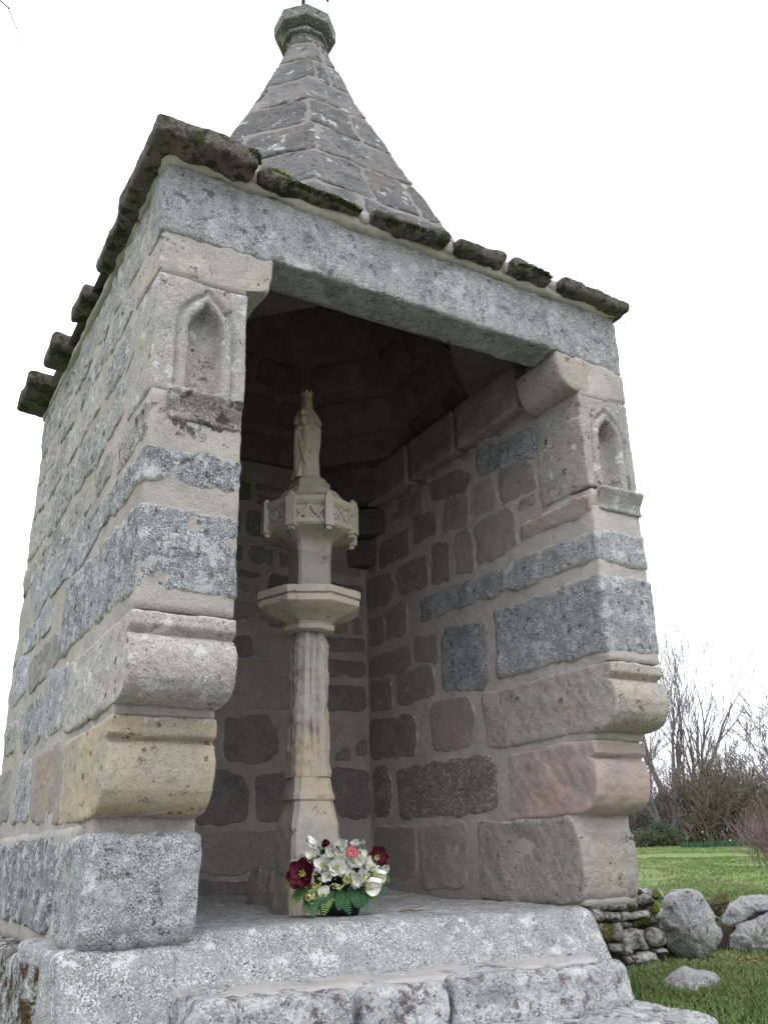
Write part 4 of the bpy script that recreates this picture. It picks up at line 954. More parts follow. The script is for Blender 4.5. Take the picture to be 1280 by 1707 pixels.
# maroon magnolias
for X, Y, w, R, n, op, sd in ((517, 1463, .07, .056, 6, .95, 1), (632, 1440, .02, .046, 6, .80, 2), (551, 1416, .0, .030, 5, .55, 3)):
    p, ax = fpos(X, Y, w); flower(p, ax, R, n, M['p_maroon'], op, .80, .35, .7, .45, .02, True, 1, sd, 'large maroon magnolia flower' if R > .055 else None)
# white lilies and freesias
for i, (X, Y, w, R, op) in enumerate(((562, 1428, .03, .036, .8), (577, 1420, .03, .040, .75), (601, 1417, .0, .028, .7), (612, 1412, -.01, .02, .6), (529, 1438, .02, .034, .8), (541, 1430, .0, .030, .8), (549, 1450, .075, .040, .85), (568, 1452, .085, .044, .9), (594, 1450, .075, .046, .9), (617, 1455, .06, .040, .85), (646, 1459, .03, .032, .6), (603, 1473, .10, .034, .8), (600, 1484, .105, .030, .7), (586, 1440, .05, .034, .8), (630, 1463, .05, .034, .8), (556, 1466, .09, .03, .8), (575, 1436, .06, .034, .85), (609, 1437, .05, .030, .8), (625, 1450, .05, .032, .8), (580, 1460, .09, .034, .85), (612, 1467, .09, .032, .8), (557, 1440, .05, .032, .8), (590, 1466, .10, .028, .8))):
    p, ax = fpos(X, Y, w); ax = ax + Vector((rng.uniform(-.4, .4), rng.uniform(-.3, .2), rng.uniform(-.3, .5))); flower(p, ax, R, 6 if i % 3 else 5, M['p_white'], op, .62, .35, .9, .5, .12, True, 1 if i % 2 else 2, i + 10)
p, ax = fpos(531, 1418, .0)
flower(p, bu * -.6 + Vector((0, 0, 1)), .040, 4, M['p_white'], .35, .55, .4, .5, .5, .05, False, 1, 33, 'white lily bud leaning up to the left')
# pink rose
p, ax = fpos(593, 1431, .095); flower(p, ax, .026, 7, M['p_pink'], .95, .95, .5, .8, .4, .1, False, 3, 5, 'pink rose near the top of the arrangement')
# cream rosebuds, callas
for X, Y, w, R in ((585, 1474, .11, .021), (527, 1499, .10, .020), (617, 1474, .09, .024), (640, 1478, .06, .018)):
    p, ax = fpos(X, Y, w); flower(p, ax, R, 6, M['p_cream'], .7, .95, .5, .6, .4, .08, False, 3, int(X))
for X, Y, w, R, d in ((546, 1493, .11, .034, (.6, .6)), (625, 1484, .10, .050, (.9, .35)), (636, 1470, .07, .04, (.9, .3))):
    p, ax = fpos(X, Y, w); p = p - (bu * d[0] + Vector((0, 0, d[1]))) * R * .5; flower(p, bu * d[0] + Vector((0, 0, d[1])) + bw * .25, R, 2, M['p_white'], .28, .75, .5, .5, .5, .02, True, 1, int(X))
# little yellow-green sprays
def spray(pos, n, R, mat, seed):
    r = random.Random(seed); ps = []
    for _ in range(n):
        q = pos + Vector((r.gauss(0, R), r.gauss(0, R * .7), r.gauss(0, R))); ps.append(ellip(q, (.0035,) * 3, 6, 4)); ps.append(tube([pos - Vector((0, 0, R)), q], [.0008, .0008], 4))
    V, F = join(ps); return mesh_obj('spray', V, F, mat, bq)
for X, Y, w, n, R, m in ((541, 1481, .10, 26, .010, 'p_stamen'), (632, 1471, .09, 30, .014, 'p_stamen'), (533, 1495, .11, 18, .018, 'p_cream'), (533, 1508, .10, 12, .014, 'p_cream'), (575, 1482, .12, 14, .012, 'p_cream'), (633, 1486, .09, 12, .010, 'p_cream'), (493, 1472, .02, 26, .014, 'p_stamen')):
    p, _ = fpos(X, Y, w); spray(p, n, R, M[m], X)
# fern fronds
def frond(p0, p1, sag, W, mat, n=15, name='fern_frond'):
    p0, p1 = Vector(p0), Vector(p1); mid = (p0 + p1) / 2 + Vector((0, 0, sag)); pts = [(p0 * (1 - t) ** 2 + mid * 2 * t * (1 - t) + p1 * t * t) for t in np.linspace(0, 1, n)]
    parts = [tube(pts[::2] + [pts[-1]], [.0012] * (len(pts[::2]) + 1), 4)]; side0 = None
    for i in range(1, n - 1):
        d = (pts[i + 1] - pts[i - 1]).normalized(); s = d.cross(bw * .8 + Vector((0, 0, .5))).normalized(); t = i / n; w = W * math.sin(math.pi * (t * .82 + .16)) ; nn = d.cross(s)
        for sg in (-1, 1):
            a0 = pts[i]; tip = a0 + s * sg * w + d * w * .45 - nn * w * .15; m1 = a0 + s * sg * w * .5 + d * (w * .42) ; m2 = a0 + s * sg * w * .5 - d * (w * .05)
            parts.append(([a0 + d * .002, m1, tip, m2, a0 - d * .002, a0 + s * sg * w * .5 + nn * w * .08], [[0, 1, 5], [1, 2, 5], [2, 3, 5], [3, 4, 5], [4, 0, 5]]))
    V, F = join(parts); return mesh_obj(name, V, F, mat, bq, False)
fr = [((525, 1480, .05), (491, 1516, .10)), ((520, 1478, .05), (500, 1506, .05)), ((545, 1490, .08), (529, 1540, .17)), ((535, 1490, .07), (516, 1528, .12)), ((560, 1490, .09), (550, 1528, .17)), ((570, 1488, .09), (592, 1527, .18)), ((580, 1488, .09), (574, 1520, .17)), ((600, 1490, .09), (620, 1524, .14)), ((610, 1488, .08), (636, 1510, .10)), ((620, 1485, .06), (650, 1497, .08)), ((590, 1486, .09), (606, 1518, .16)), ((515, 1470, .02), (490, 1482, .03)), ((545, 1480, .03), (512, 1500, .12)), ((600, 1430, -.03), (618, 1424, -.05)), ((535, 1445, .0), (521, 1422, -.02)), ((560, 1440, .0), (586, 1408, -.02)), ((640, 1470, .02), (656, 1478, .03)), ((570, 1492, .09), (538, 1512, .16)), ((615, 1492, .07), (612, 1512, .15))]
for k, (a, b) in enumerate(fr):
    p0 = B(*px(a[0], a[1]), a[2]); p1 = B(*px(b[0], b[1]), b[2]); frond(p0, p1, .022, .026 if k < 13 else .018, M['p_fern' if k % 4 else 'p_leaf'] if k != 11 else M['p_leaf'])
r3 = random.Random(8)
for k in range(170):       # broad leaves filling the heart of the arrangement
    u = r3.gauss(.01, .055); v = r3.uniform(.03, .22) * (1 - abs(u) * 2.2) + .02; p = B(u, v, r3.uniform(-.03, .055)); V, F = petal_mesh(r3.uniform(.05, .08), .022, .2, .7, .5, .05, k)
    petal(bq, M['p_fern'], p, Vector((r3.uniform(-1, 1), r3.uniform(-1, .3), r3.uniform(-.4, .8))), Vector((0, -.3, 1)), .05, .024, .2, .7, .5, .05, seed=k % 3).name = 'leaf'
V = []; n = 40; rows = [(0, .062, .036), (.002, .068, .041), (.03, .078, .05), (.05, .08, .052), (.052, .074, .046), (.03, .07, .04)]
for z_, a, b in rows:
    for k in range(n): t = 2 * math.pi * k / n; q = B(.02 + a * 1.05 * abs(math.cos(t)) ** .6 * (1 if math.cos(t) > 0 else -1), z_, .035 + b * abs(math.sin(t)) ** .6 * (1 if math.sin(t) > 0 else -1)); V.append(q)
F = [[r * n + k, r * n + (k + 1) % n, (r + 1) * n + (k + 1) % n, (r + 1) * n + k] for r in range(5) for k in range(n)] + [list(range(n)), [5 * n + k for k in range(n)]]
mesh_obj('tray', V, F, M['p_tray'], bq)

# ================================================================== GROUND AND GARDEN
def gh(x, y):
    d = math.hypot(x - CP.x, y - CP.y); z = float(np.interp(d, [0, 2.5, 3.6, 4.6, 5.5, 6.3, 7.2, 10, 20, 35, 50, 90, 400], [-1.35, -1.05, -.52, -.465, -.47, -.485, -.46, -.37, -.2, .0, .2, .5, .6]))
    z += .03 * math.sin(x * .9 + y * .4) * min(1, d / 12) + .012 * math.sin(x * 3.1 - y * 2.3); return z
GR = NT('meadow_grass')
gc = GR.ramp(GR.noise(60, 5, .7, co=GR.tc.outputs['Object']), [(.3, (.10, .145, .055)), (.55, (.19, .27, .10)), (.75, (.31, .35, .17))])
gc = GR.mix(GR.ramp(GR.noise(.9, 4, .6, (1, 1, 1), co=GR.tc.outputs['Object']), [(.5, 0), (.72, .7)]), gc, (.30, .27, .14))
gc = GR.mix(GR.ramp(GR.noise(3.5, 4, .6, co=GR.tc.outputs['Object']), [(.55, 0), (.7, .5)]), gc, (.09, .16, .06))
GR.l(gc, GR.b.inputs['Base Color']); GR.b.inputs['Roughness'].default_value = 1; GR.b.inputs['Specular IOR Level'].default_value = .05
GR.l(GR.bump(GR.noise(80, 4, .7, co=GR.tc.outputs['Object']), .8, .03), GR.b.inputs['Normal']); M['grass'] = GR.m
az = lambda u, d: (CP.x + d * math.sin(math.radians(45.3 + (u - 1060) * .031)), CP.y + d * math.cos(math.radians(45.3 + (u - 1060) * .031)))
ds = [0, 1, 2, 2.6, 3.2, 3.6, 4, 4.4, 4.8, 5.2, 5.6, 6, 6.5, 7, 8, 9, 10, 12, 14, 17, 20, 25, 30, 35, 40, 45, 50, 60, 75, 100, 150, 250, 400]; n = 144; V = []; F = []
for d in ds:
    for k in range(n): a = 2 * math.pi * k / n; x, y = CP.x + d * math.sin(a), CP.y + d * math.cos(a); V.append((x, y, gh(x, y)))
for r in range(len(ds) - 1):
    for k in range(n): F.append([r * n + k, (r + 1) * n + k, (r + 1) * n + (k + 1) % n, r * n + (k + 1) % n][::-1])
g = mesh_obj('ground', V, F, M['grass']); g['kind'] = 'structure'
M['bounce_grey'] = plain_mat('grey_bounce_ground', (.34, .32, .29), (.22, .2, .18), 90, 1, .8, .05, .01)  # unseen grey ground sheet, added to cut green bounce light under the eaves
V = []; F = []; nxp, nyp = 30, 40
for i in range(nxp + 1):
    for j in range(nyp + 1): x = -9 + 10.6 * i / nxp; y = -14 + 13.2 * j / nyp; V.append((x, y, gh(x, y) + .03))
for i in range(nxp):
    for j in range(nyp): a_ = i * (nyp + 1) + j; F.append([a_, a_ + nyp + 1, a_ + nyp + 2, a_ + 1])
mesh_obj('bounce_ground', V, F, M['bounce_grey'])['kind'] = 'structure'
def ground_pt(u, d): x, y = az(u, d); return x, y, gh(x, y)
# grass blades
rb = np.random.default_rng(5); nb = 230000
dd = np.where(rb.random(nb) < .58, 3.9 + 8 * rb.random(nb) ** 1.5, 8 + 38 * rb.random(nb) ** 1.3); aa = np.radians(np.where(rb.random(nb) < .72, 41 + 15 * rb.random(nb), 22 + 58 * rb.random(nb))); gx = CP.x + dd * np.sin(aa); gy = CP.y + dd * np.cos(aa)
cl = vn(np.c_[gx, gy, gx * 0], 1.3, 2) + .6 * vn(np.c_[gx, gy, gx * 0], 5, 4); keep = (rb.random(nb) < .65 + .5 * cl) & ~((gx < 2.36) & (gy > .0)) & ~((gx < 2.0) & (gy > -.45)) & ~((np.abs(gy - 1.65) < .12) & (gx < 3.8))
gx, gy, cl, dd = gx[keep], gy[keep], cl[keep], dd[keep]; m = len(gx); gz = np.array([gh(a, b) for a, b in zip(gx, gy)])
hgt = (.022 + .03 * rb.random(m)) * (1 + .5 * np.clip(cl, -.5, 1)) * np.where(dd < 7, 1, .8); th = rb.random(m) * 6.283; w = .0028 * (1 + dd / 6); lx = rb.normal(0, .018, m); ly = rb.normal(0, .018, m)
b0 = np.c_[gx - np.cos(th) * w, gy - np.sin(th) * w, gz - .004]; b1 = np.c_[gx + np.cos(th) * w, gy + np.sin(th) * w, gz - .004]; b2 = np.c_[gx + lx * .4 + np.cos(th) * w * .6, gy + ly * .4 + np.sin(th) * w * .6, gz + hgt * .6]; b3 = np.c_[gx + lx * .4 - np.cos(th) * w * .6, gy + ly * .4 - np.sin(th) * w * .6, gz + hgt * .6]; b4 = np.c_[gx + lx, gy + ly, gz + hgt]
VV = np.stack([b0, b1, b2, b3, b4], 1).reshape(-1, 3); me = bpy.data.meshes.new('grass_blades'); me.vertices.add(len(VV)); me.vertices.foreach_set('co', VV.ravel())
base = np.arange(m)[:, None] * 5; q = base + np.array([0, 1, 2, 3]); t = base + np.array([3, 2, 4]); loops = np.concatenate([np.concatenate([q, t], 1)]).ravel()
me.loops.add(len(loops)); me.loops.foreach_set('vertex_index', loops.astype(np.int32)); me.polygons.add(2 * m); st = np.stack([np.arange(m) * 7, np.arange(m) * 7 + 4], 1).ravel(); me.polygons.foreach_set('loop_start', st.astype(np.int32)); me.update(calc_edges=True)
me.materials.append(M['grass']); go = bpy.data.objects.new('grass_blades', me); scene.collection.objects.link(go); tag(go, 'short uneven green and yellowed grass growing right of the chapel steps', 'grass', kind='stuff')
# dead leaves at the foot of the wall
M['deadleaf'] = plain_mat('dead_leaves', (.25, .19, .13), (.12, .08, .05), 60, .9, 0)
r4 = random.Random(21); V = []; F = []
for _ in range(900):
    x = r4.uniform(3.1, 5.2); y = 1.45 - abs(r4.gauss(0, .28)); 
    if r4.random() < .3: x = r4.uniform(2.6, 5); y = r4.uniform(.1, 1.4)
    z = gh(x, y) + r4.uniform(.004, .03); s = r4.uniform(.008, .02); a = r4.uniform(0, 6.28); b = len(V); tz = r4.uniform(-.5, .5) * s
    V += [(x + math.cos(a) * s, y + math.sin(a) * s, z + tz), (x - math.sin(a) * s * .5, y + math.cos(a) * s * .5, z), (x - math.cos(a) * s, y - math.sin(a) * s, z - tz), (x + math.sin(a) * s * .5, y - math.cos(a) * s * .5, z + .003)]; F.append([b, b + 1, b + 2, b + 3])
o = mesh_obj('leaf_litter', V, F, M['deadleaf'], None, False); tag(o, 'scattered brown dead leaves at the foot of the dry stone wall', 'leaves', kind='stuff')

# ---- dry stone wall and boulders
DRY=[
[(3.054, -0.122), (3.115, -0.121), (3.117, -0.146), (3.057, -0.143)],
[(3.22, -0.117), (3.384, -0.111), (3.387, -0.172), (3.268, -0.166), (3.222, -0.147)],
[(3.383, -0.118), (3.476, -0.102), (3.473, -0.158), (3.417, -0.182), (3.394, -0.155)],
[(3.498, -0.09), (3.619, -0.077), (3.621, -0.139), (3.539, -0.153), (3.489, -0.142)],
[(3.639, -0.073), (3.699, -0.08), (3.695, -0.133), (3.631, -0.139)],
[(3.117, -0.15), (3.203, -0.146), (3.2, -0.221), (3.124, -0.227)],
[(3.216, -0.167), (3.327, -0.177), (3.324, -0.228), (3.211, -0.218)],
[(3.338, -0.182), (3.405, -0.181), (3.404, -0.224), (3.34, -0.229)],
[(3.422, -0.19), (3.562, -0.171), (3.566, -0.224), (3.417, -0.224)],
[(3.588, -0.172), (3.675, -0.168), (3.651, -0.263), (3.58, -0.255)],
[(3.109, -0.231), (3.268, -0.233), (3.246, -0.332), (3.095, -0.343)],
[(3.276, -0.235), (3.342, -0.239), (3.335, -0.334), (3.256, -0.324)],
[(3.354, -0.273), (3.504, -0.274), (3.506, -0.34), (3.529, -0.392), (3.435, -0.378), (3.368, -0.398), (3.336, -0.346)],
[(3.355, -0.236), (3.414, -0.24), (3.414, -0.262), (3.359, -0.264)],
[(3.437, -0.232), (3.574, -0.234), (3.567, -0.271), (3.441, -0.267)],
[(3.526, -0.299), (3.594, -0.281), (3.668, -0.298), (3.676, -0.376), (3.574, -0.391), (3.531, -0.342)],
[(3.235, -0.34), (3.33, -0.344), (3.413, -0.393), (3.342, -0.405), (3.235, -0.381)],
[(3.404, -0.409), (3.522, -0.392), (3.583, -0.413), (3.608, -0.457), (3.483, -0.468), (3.397, -0.45)],
[(3.58, -0.396), (3.68, -0.389), (3.681, -0.415), (3.595, -0.418)],
[(3.06, -0.152), (3.1, -0.158), (3.097, -0.232), (3.065, -0.222)],
[(3.139, -0.333), (3.192, -0.345), (3.224, -0.372), (3.147, -0.363)],
[(3.342, -0.409), (3.397, -0.417), (3.392, -0.466), (3.358, -0.463)],
[(4.133, -0.244), (4.184, -0.246), (4.176, -0.31), (4.145, -0.29)],
]
BOULD=[((4.0, 1.55), (0.6741, -0.7386), [(-0.167, -0.119), (-0.087, -0.096), (0.001, -0.088), (0.074, -0.112), (0.116, -0.213), (0.159, -0.329), (0.147, -0.373), (0.019, -0.488), (-0.029, -0.497), (-0.137, -0.463), (-0.186, -0.41), (-0.177, -0.338), (-0.207, -0.275)]), ((4.35, 1.85), (0.6726, -0.74), [(0.094, -0.172), (0.156, -0.129), (0.217, -0.13), (0.238, -0.183), (0.145, -0.27), (0.108, -0.25)]), ((4.75, 1.85), (0.6441, -0.7649), [(-0.112, -0.359), (-0.077, -0.229), (0.046, -0.174), (0.222, -0.165), (0.361, -0.177), (0.383, -0.221), (0.206, -0.26), (0.064, -0.319), (-0.091, -0.389)]), ((4.75, 1.72), (0.6333, -0.7739), [(-0.206, -0.422), (-0.09, -0.333), (0.104, -0.255), (0.266, -0.236), (0.229, -0.505), (0.056, -0.545), (-0.13, -0.523), (-0.213, -0.471)]), ((2.72, 0.5), (0.6877, -0.726), [(-0.141, -0.442), (-0.023, -0.369), (0.021, -0.349), (0.114, -0.368), (0.179, -0.393), (0.178, -0.444), (0.14, -0.469), (-0.137, -0.493)])]

FREE = [(2.471, -0.414), (2.634, -0.358), (2.697, -0.344), (2.835, -0.374), (2.934, -0.407), (2.934, -0.453), (2.876, -0.474), (2.478, -0.457)]

dw = thing('dry_stone_wall', 'low mossy dry stone wall of small rough stones between the chapel corner and the tall upright boulder', 'wall')
yw = 1.5; mW = plane_map((0, yw, 0), (1, 0, 0), (0, 0, 1), (0, -1, 0))
core = block('wall_core', M['soil'], dw, (2.32, 3.70, yw + .03, yw + .36, -.60, -.115), res=.04, rad=.03, rough=((8, .015), (25, .008)))
block('wall_core', M['soil'], dw, (3.65, 5.6, yw + .32, yw + .50, -.60, -.33), res=.05, rad=.05, rough=((8, .02),))
for i, p in enumerate(DRY): poly_slab('stone', M['drymoss'] if i in (10, 14) else M['drywall'], dw, p, mW, h=.022, depth=.12, res=.012, edge=.018, rough=.009, dome=.012, jit=.006, q=.14)
lay(gen_rows(2.34, 3.06, [(-.22, -.12), (-.34, -.235), (-.46, -.35), (-.55, -.47)], .10, .22, .014, r1), dw, mW, ['drywall'], h=.02, depth=.12, res=.02, edge=.02, rough=.008, dome=.01)
lay(gen_rows(3.02, 3.72, [(-.56, -.475)], .10, .22, .014, r1), dw, mW, ['drywall'], h=.02, depth=.12, res=.02, edge=.02, rough=.008, dome=.01)
for i, (a, b, zt) in enumerate([(2.34, 2.62, -.075), (2.63, 2.86, -.085), (2.87, 3.08, -.08), (3.10, 3.26, -.10), (3.27, 3.46, -.095), (3.47, 3.60, -.07), (3.61, 3.70, -.065)]):
    block('stone', M['drywall'], dw, (a, b, yw - .01, yw + .34, zt - .06, zt), res=.018, rad=.025, rough=((9, .014), (26, .008), (60, .004)))
for i, (a, b) in enumerate([(3.11, 3.2), (3.24, 3.4), (3.41, 3.55)]): cushion(dw, M['moss_dark'], ((a + b) / 2, yw + .02, -.085), (b - a) / 2, .04, .012, 90, 70 + i)
cushion(dw, M['moss'], (3.64, yw - .015, -.11), .03, .015, .02, 120, 90); cushion(dw, M['moss'], (3.61, yw - .02, -.19), .025, .012, .03, 120, 91); cushion(dw, M['moss_dark'], (3.5, yw - .02, -.25), .05, .012, .02, 120, 92)
def boulder(spec, h, depth, dome, mat, label, group='boulders along the garden wall'):
    (ax, ay), (ux, uy), poly = spec      # a foot point, the direction across the stone, its outline
    o = poly_slab('boulder', mat, None, poly, plane_map((ax, ay, 0), (ux, uy, 0), (0, 0, 1), (uy, -ux, 0)), h=h, depth=depth, res=.013, edge=.03, rough=.014, dome=dome, jit=.009, q=.12, back=True, rounds=1)
    return tag(o, label, 'boulder', group)
boulder(BOULD[0], .05, .20, .07, M['rock'], 'tallest grey boulder, roughly five-sided, standing upright at the end of the dry stone wall')
boulder(BOULD[1], .04, .12, .04, M['drymoss'], 'small dark mossy round boulder perched behind the tall grey boulder')
boulder(BOULD[2], .06, .20, .05, M['rock'], 'long flat-topped grey boulder lying over another at the right edge')
boulder(BOULD[3], .05, .20, .06, M['rock'], 'broad grey boulder under the long flat-topped one at the right edge')
boulder(BOULD[4], .05, .16, .07, M['rock'], 'low wedge-shaped grey stone lying free in the grass beside the steps', 'loose field stones')
boulder(((5.75, 1.75), (.6, -.8), [(-.35, -.47), (-.3, -.25), (-.1, -.16), (.2, -.18), (.35, -.3), (.4, -.48)]), .06, .3, .08, M['rock'], 'rounded grey boulder continuing the garden wall beyond the right edge')
rg = thing('rear_garden_wall', 'dark low rubble wall end just visible behind the left rear corner of the chapel', 'wall')
for i, (y0, y1, z0, z1) in enumerate([(2.50, 2.95, .30, .58), (2.98, 3.4, .30, .55), (2.50, 2.85, .0, .28), (2.88, 3.4, .0, .28), (2.50, 3.4, -.6, -.02)]): block('stone', M['left'], rg, (-.06, .35, y0, y1, z0, z1), res=.035, rad=.05, rough=((5, .02), (18, .01)))
o = rock('grave_marker', M['rock'], (*ground_pt(1120, 12)[:2], ground_pt(1120, 12)[2] + .0), (.12, .10, .03), 8, 'small pale flat stone lying in the lawn behind the wall', 'stone')

# ---- bare trees
def twigs(parts, p, d, L, r, lvl, rn, maxl, droop=0., spread=.55, seg=4, rmin=.006, nkids=(2, 4), up_=.25):
    pts = [p]; rs = [r]; q = p; dd_ = d.normalized(); n = 4 if lvl < 2 else 3
    for i in range(n):
        dd_ = (dd_ + Vector((rn.gauss(0, .13), rn.gauss(0, .13), rn.gauss(0, .10) + up_ * .12 - droop * lvl * .08))).normalized(); q = q + dd_ * L / n; pts.append(q); rs.append(max(rmin, r * (1 - .5 * (i + 1) / n)))
    parts.append((pts, rs, 6 if lvl == 0 else (4 if lvl < 3 else 3)))
    if lvl >= maxl: return
    kids = rn.randint(*nkids) + (1 if lvl < 2 else 0)
    for k in range(kids):
        i = rn.uniform(.35, 1) * n if k else n; j = min(n - 1, int(i)); t = i - j; bp = pts[j] + (pts[j + 1] - pts[j]) * t
        ax = Vector((rn.gauss(0, 1), rn.gauss(0, 1), rn.gauss(0, .35))).normalized(); nd = (dd_ + ax * spread * (1 if k else .5)).normalized()
        twigs(parts, bp, nd, L * rn.uniform(.58, .82), max(rmin, rs[min(j + 1, n)] * rn.uniform(.55, .8)), lvl + 1, rn, maxl, droop, spread, seg, rmin, nkids, up_)
def bare_tree(loc, H, seed, label, stems=1, mat='bark', r0=.16, maxl=5, spread=.55, lean=0, group='bare trees beyond the lawn', rmin=.009, first=.34, nkids=(2, 3), up_=.35, cat='tree', tname='bare_tree'):
    rn = random.Random(seed); t = thing(tname, label, cat, group, loc)
    tr = []; cr = []
    for s in range(stems):
        a = s / max(1, stems) * 6.28 + rn.uniform(0, 1); d = Vector((math.cos(a) * .16 * (stems > 1) + lean, math.sin(a) * .16 * (stems > 1), 1)); p = Vector((math.cos(a) * .3 * (stems > 1), math.sin(a) * .3 * (stems > 1), -.2))
        parts = []; twigs(parts, p, d, H * first * rn.uniform(.85, 1.1), r0 * rn.uniform(.7, 1), 0, rn, maxl, 0, spread, 4, rmin, nkids, up_)
        tr.append(parts[0]); cr += parts[1:]
    V, F = join([tube(*x) for x in tr]); mesh_obj('trunk', V, F, M[mat], t)
    V, F = join([tube(*x) for x in cr]); mesh_obj('crown', V, F, M[mat], t, False); return t
bare_tree(ground_pt(1150, 50), 10.0, 5, 'tallest bare grey tree with several upright stems, right of the chapel corner', 4, r0=.30, maxl=5, spread=.36, up_=.7, first=.40, rmin=.009)
bare_tree(ground_pt(1108, 47), 8.2, 8, 'bare grey tree leaning left, half hidden by the lower corbels of the chapel', 2, r0=.24, maxl=5, spread=.48, lean=-.05, up_=.4)
bare_tree(ground_pt(1075, 52), 7.6, 12, 'slim bare tree seen just under the pink corbel, leftmost of the trees', 2, r0=.18, maxl=5, spread=.5)
bare_tree(ground_pt(1195, 54), 7.0, 15, 'spreading bare tree rising out of the thicket right of the tallest tree', 2, r0=.2, maxl=5, spread=.62)
bare_tree(ground_pt(1236, 52), 6.2, 18, 'low broad bare tree standing behind the reddish bush', 3, r0=.18, maxl=5, spread=.65)
bare_tree(ground_pt(1318, 32), 7.2, 22, 'bare tree at the right edge whose branches reach in above the reddish bush', 1, r0=.26, maxl=6, spread=.6, first=.3)
bare_tree(ground_pt(1420, 46), 9, 25, 'bare tree beyond the right edge of the lawn', 2, r0=.24, maxl=5, spread=.55)
for i, (u, d, H, l) in enumerate(((1015, 54, 10, 'bare tree hidden behind the right pier of the chapel'), (1480, 48, 11, 'bare tree far out to the right of the lawn'))): bare_tree(ground_pt(u, d), H, 40 + i, l, 2, r0=.22, maxl=4, spread=.55)

# ---- thicket and bushes (twiggy brush with a few leaves)
def bush(name, label, cat, loc, w, dpt, h, nst, nleaf, mat, leafmat, seed, tw=.012, leafs=.05, group=None, kind=None, lv=3):
    rn = random.Random(seed); t = thing(name, label, cat, group, loc); parts = []
    for _ in range(nst):
        x = rn.gauss(0, .36) * w; y = rn.gauss(0, .35) * dpt; hh = h * rn.uniform(.55, 1.05) * max(.35, 1 - (x / w) ** 2 * .7)
        twigs(parts, Vector((x, y, -.1)), Vector((x / w * .5 + rn.gauss(0, .2), rn.gauss(0, .2), 1)), hh * .5, tw * 2.2, 1, rn, lv, 0, .6, 3, tw, (2, 3), .3)
    V, F = join([tube(a, b, 3) for a, b, c in parts]); mesh_obj('stems', V, F, M[mat], t, False)
    if nleaf:
        V = []; F = []
        for _ in range(nleaf):
            x = max(-1, min(1, rn.gauss(0, .42))); y = max(-1, min(1, rn.gauss(0, .42))); z = h * (1 - .45 * x * x) * rn.random() ** .85 * (.72 + .22 * math.sin(x * 7 + seed) + .14 * math.sin(x * 17 + seed * 2) + rn.gauss(0, .08)); p = Vector((x * w, y * dpt, max(.02, z))); s = leafs * rn.uniform(.6, 1.4)
            a = Vector((rn.gauss(0, 1), rn.gauss(0, 1), rn.gauss(0, 1))).normalized(); b = a.orthogonal().normalized(); k = len(V); V += [p - a * s, p + b * s * .5, p + a * s, p - b * s * .5]; F.append([k, k + 1, k + 2, k + 3])
        mesh_obj('foliage', V, F, M[leafmat], t, False)
    return t
M['leaf_dark'] = plain_mat('dark_evergreen_leaf', (.06, .09, .04), (.025, .045, .02), 3, .7, 0)
M['leaf_olive'] = plain_mat('olive_budding_leaf', (.12, .115, .05), (.055, .055, .03), 3, .8, 0)
M['leaf_brown'] = plain_mat('brown_dry_leaf', (.11, .08, .055), (.05, .038, .028), 3, .9, 0)
M['leaf_red'] = plain_mat('reddish_bud', (.19, .09, .10), (.10, .05, .055), 3, .9, 0)
bush('low_hedge', 'low dark green hedge at the far edge of the lawn, left of the tallest tree', 'hedge', ground_pt(1092, 45), 1.7, .8, 1.05, 30, 9000, 'bark_brown', 'leaf_dark', 1, leafs=.05)
bush('thicket_bush', 'tangled olive-brown thicket at the foot of the bare trees, right of the tallest tree', 'bush', ground_pt(1205, 48), 2.3, 1.2, 3.9, 110, 4600, 'bark_brown', 'leaf_olive', 2, leafs=.055, lv=4)
bush('thicket_bush', 'brown leafless brush around the trunk of the tallest tree', 'bush', ground_pt(1150, 49), 2.0, 1.2, 3.4, 90, 1800, 'bark', 'leaf_brown', 3, leafs=.05, lv=4)
bush('thicket_bush', 'dark evergreen clump in the thicket near the right edge', 'bush', ground_pt(1262, 50), 1.6, 1.1, 3.5, 50, 6000, 'bark_brown', 'leaf_dark', 4, leafs=.06, lv=4)
bush('thicket_bush', 'brown leafless brush behind the low hedge', 'bush', ground_pt(1085, 50), 2.4, 1.2, 3.0, 90, 1500, 'bark', 'leaf_brown', 5, lv=4)
bush('thicket_bush', 'tangled brown brush continuing beyond the right edge of the picture', 'bush', ground_pt(1330, 50), 3.5, 1.3, 3.6, 90, 4000, 'bark_brown', 'leaf_olive', 6, lv=3)
bush('thicket_bush', 'brown brush hidden behind the right pier', 'bush', ground_pt(1020, 48), 2.4, 1.2, 2.5, 60, 2500, 'bark_brown', 'leaf_brown', 7, lv=3)
bush('reddish_bush', 'leafless reddish-pink twiggy bush on the lawn at the right edge', 'bush', ground_pt(1300, 18), .72, .6, 1.15, 80, 1500, 'bark_red', 'leaf_red', 8, tw=.003, leafs=.010, lv=4)
# daffodil-like leaves along the lawn edge
V = []; F = []; rn = random.Random(9)
for _ in range(1800):
    u = rn.uniform(1130, 1330); d = 42 + rn.gauss(0, .5) + (u - 1200) * .012; x, y, z = ground_pt(u, d); s = rn.uniform(.12, .28); a = rn.uniform(0, 6.28); b = len(V)
    V += [(x - math.cos(a) * .03, y - math.sin(a) * .03, z), (x + math.cos(a) * .03, y + math.sin(a) * .03, z), (x + rn.gauss(0, .06), y + rn.gauss(0, .06), z + s)]; F.append([b, b + 1, b + 2])
M['leaf_blue'] = plain_mat('blue_green_leaf', (.05, .11, .06), (.025, .06, .035), 3, .7, 0)
o = mesh_obj('bulb_leaves', V, F, M['leaf_blue'], None, False); tag(o, 'strip of blue-green bulb leaves along the far edge of the lawn', 'plants', kind='stuff')

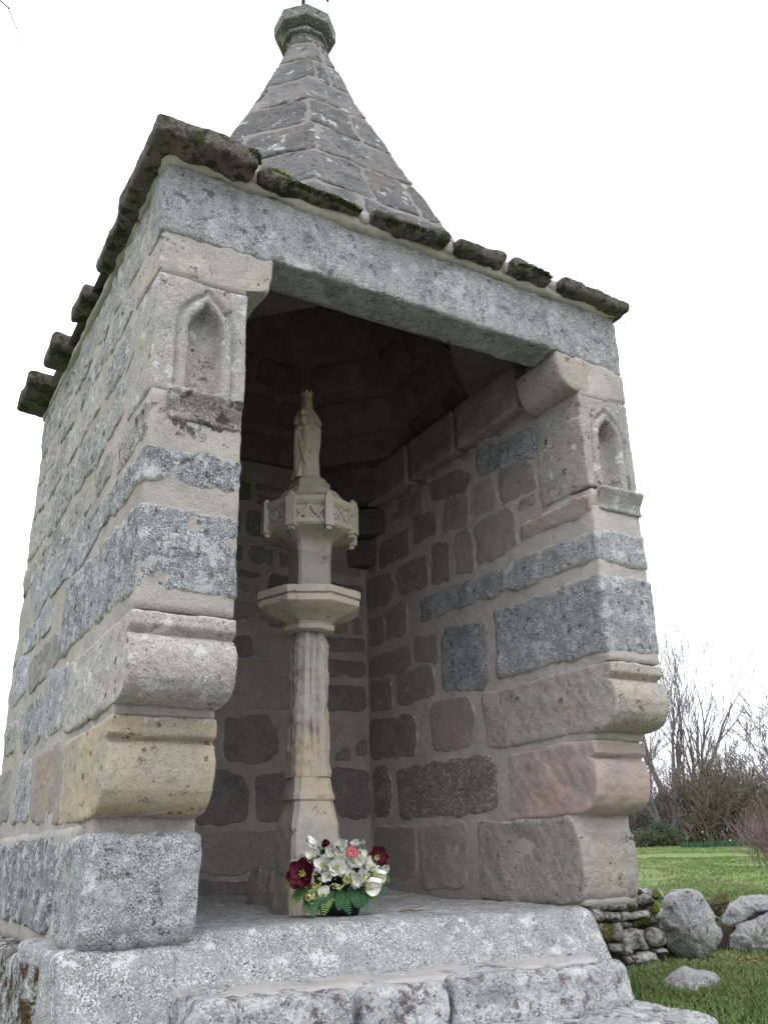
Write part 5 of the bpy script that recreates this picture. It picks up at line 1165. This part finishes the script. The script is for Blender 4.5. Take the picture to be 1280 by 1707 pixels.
# ---- tree at the left, outside the picture, with a branch hanging into the top left corner
lt = thing('overhanging_tree', 'bare tree left of the picture, its thin dark twigs hanging into the top left corner', 'tree')
tb = (-4.2, 4.6); gz0 = gh(*tb)
V, F = tube([(tb[0], tb[1], gz0 - .2), (tb[0] + .1, tb[1], 2), (tb[0] + .3, tb[1] - .2, 4.5), (tb[0] + .4, tb[1] - .2, 7), (tb[0] + .3, tb[1], 9.5)], [.24, .2, .16, .1, .03], 10); mesh_obj('trunk', V, F, M['bark'], lt)
parts = [([(tb[0] + .3, tb[1] - .2, 4.8), (-3.2, 4.0, 6.2), (-2.2, 3.5, 6.75), (-1.5, 3.21, 6.72), (-.91, 3.26, 6.76), (-.64, 3.26, 6.70), (-.57, 3.26, 6.66)], [.05, .035, .022, .014, .010, .007, .0055], 6),
         ([(-.57, 3.26, 6.66), (-.545, 3.26, 6.60), (-.49, 3.26, 6.49), (-.41, 3.25, 6.355), (-.37, 3.25, 6.345), (-.35, 3.25, 6.335)], [.005, .004, .0035, .0028, .002, .0015], 5),
         ([(-.57, 3.26, 6.66), (-.52, 3.26, 6.665), (-.49, 3.26, 6.655)], [.003, .002, .0012], 4), ([(-.56, 3.26, 6.655), (-.51, 3.26, 6.61), (-.47, 3.26, 6.59)], [.003, .0018, .0012], 4),
         ([(-.49, 3.26, 6.49), (-.45, 3.25, 6.485), (-.41, 3.25, 6.46)], [.0025, .0018, .001], 4),
         ([(-.91, 3.26, 6.76), (-.7, 3.27, 6.95), (-.45, 3.26, 6.93), (-.37, 3.25, 6.83), (-.34, 3.25, 6.77)], [.008, .006, .0045, .003, .0015], 5),
         ([(-.45, 3.26, 6.93), (-.30, 3.25, 6.92), (-.19, 3.24, 6.885), (-.13, 3.24, 6.86)], [.004, .003, .002, .001], 5), ([(-.5, 3.26, 6.94), (-.42, 3.25, 6.86), (-.40, 3.25, 6.835)], [.003, .002, .001], 4),
         ([(-2.2, 3.5, 6.75), (-1.4, 3.3, 5.8), (-.75, 3.25, 5.35), (-.5, 3.26, 5.268), (-.462, 3.26, 5.262)], [.012, .007, .004, .003, .002], 5)]
V, F = join([tube(*x) for x in parts]); mesh_obj('branch', V, F, M['bark'], lt)
cr = []; rn = random.Random(31)
for k in range(6): twigs(cr, Vector((tb[0] + .35, tb[1] - .1, 5 + k * .7)), Vector((-1 if k % 2 else -.2, rn.uniform(-.6, 1), .7)), 1.6, .05, 1, rn, 4, 0, .6, 3, .006, (2, 3), .2)
V, F = join([tube(*x) for x in cr]); mesh_obj('crown', V, F, M['bark'], lt, False)
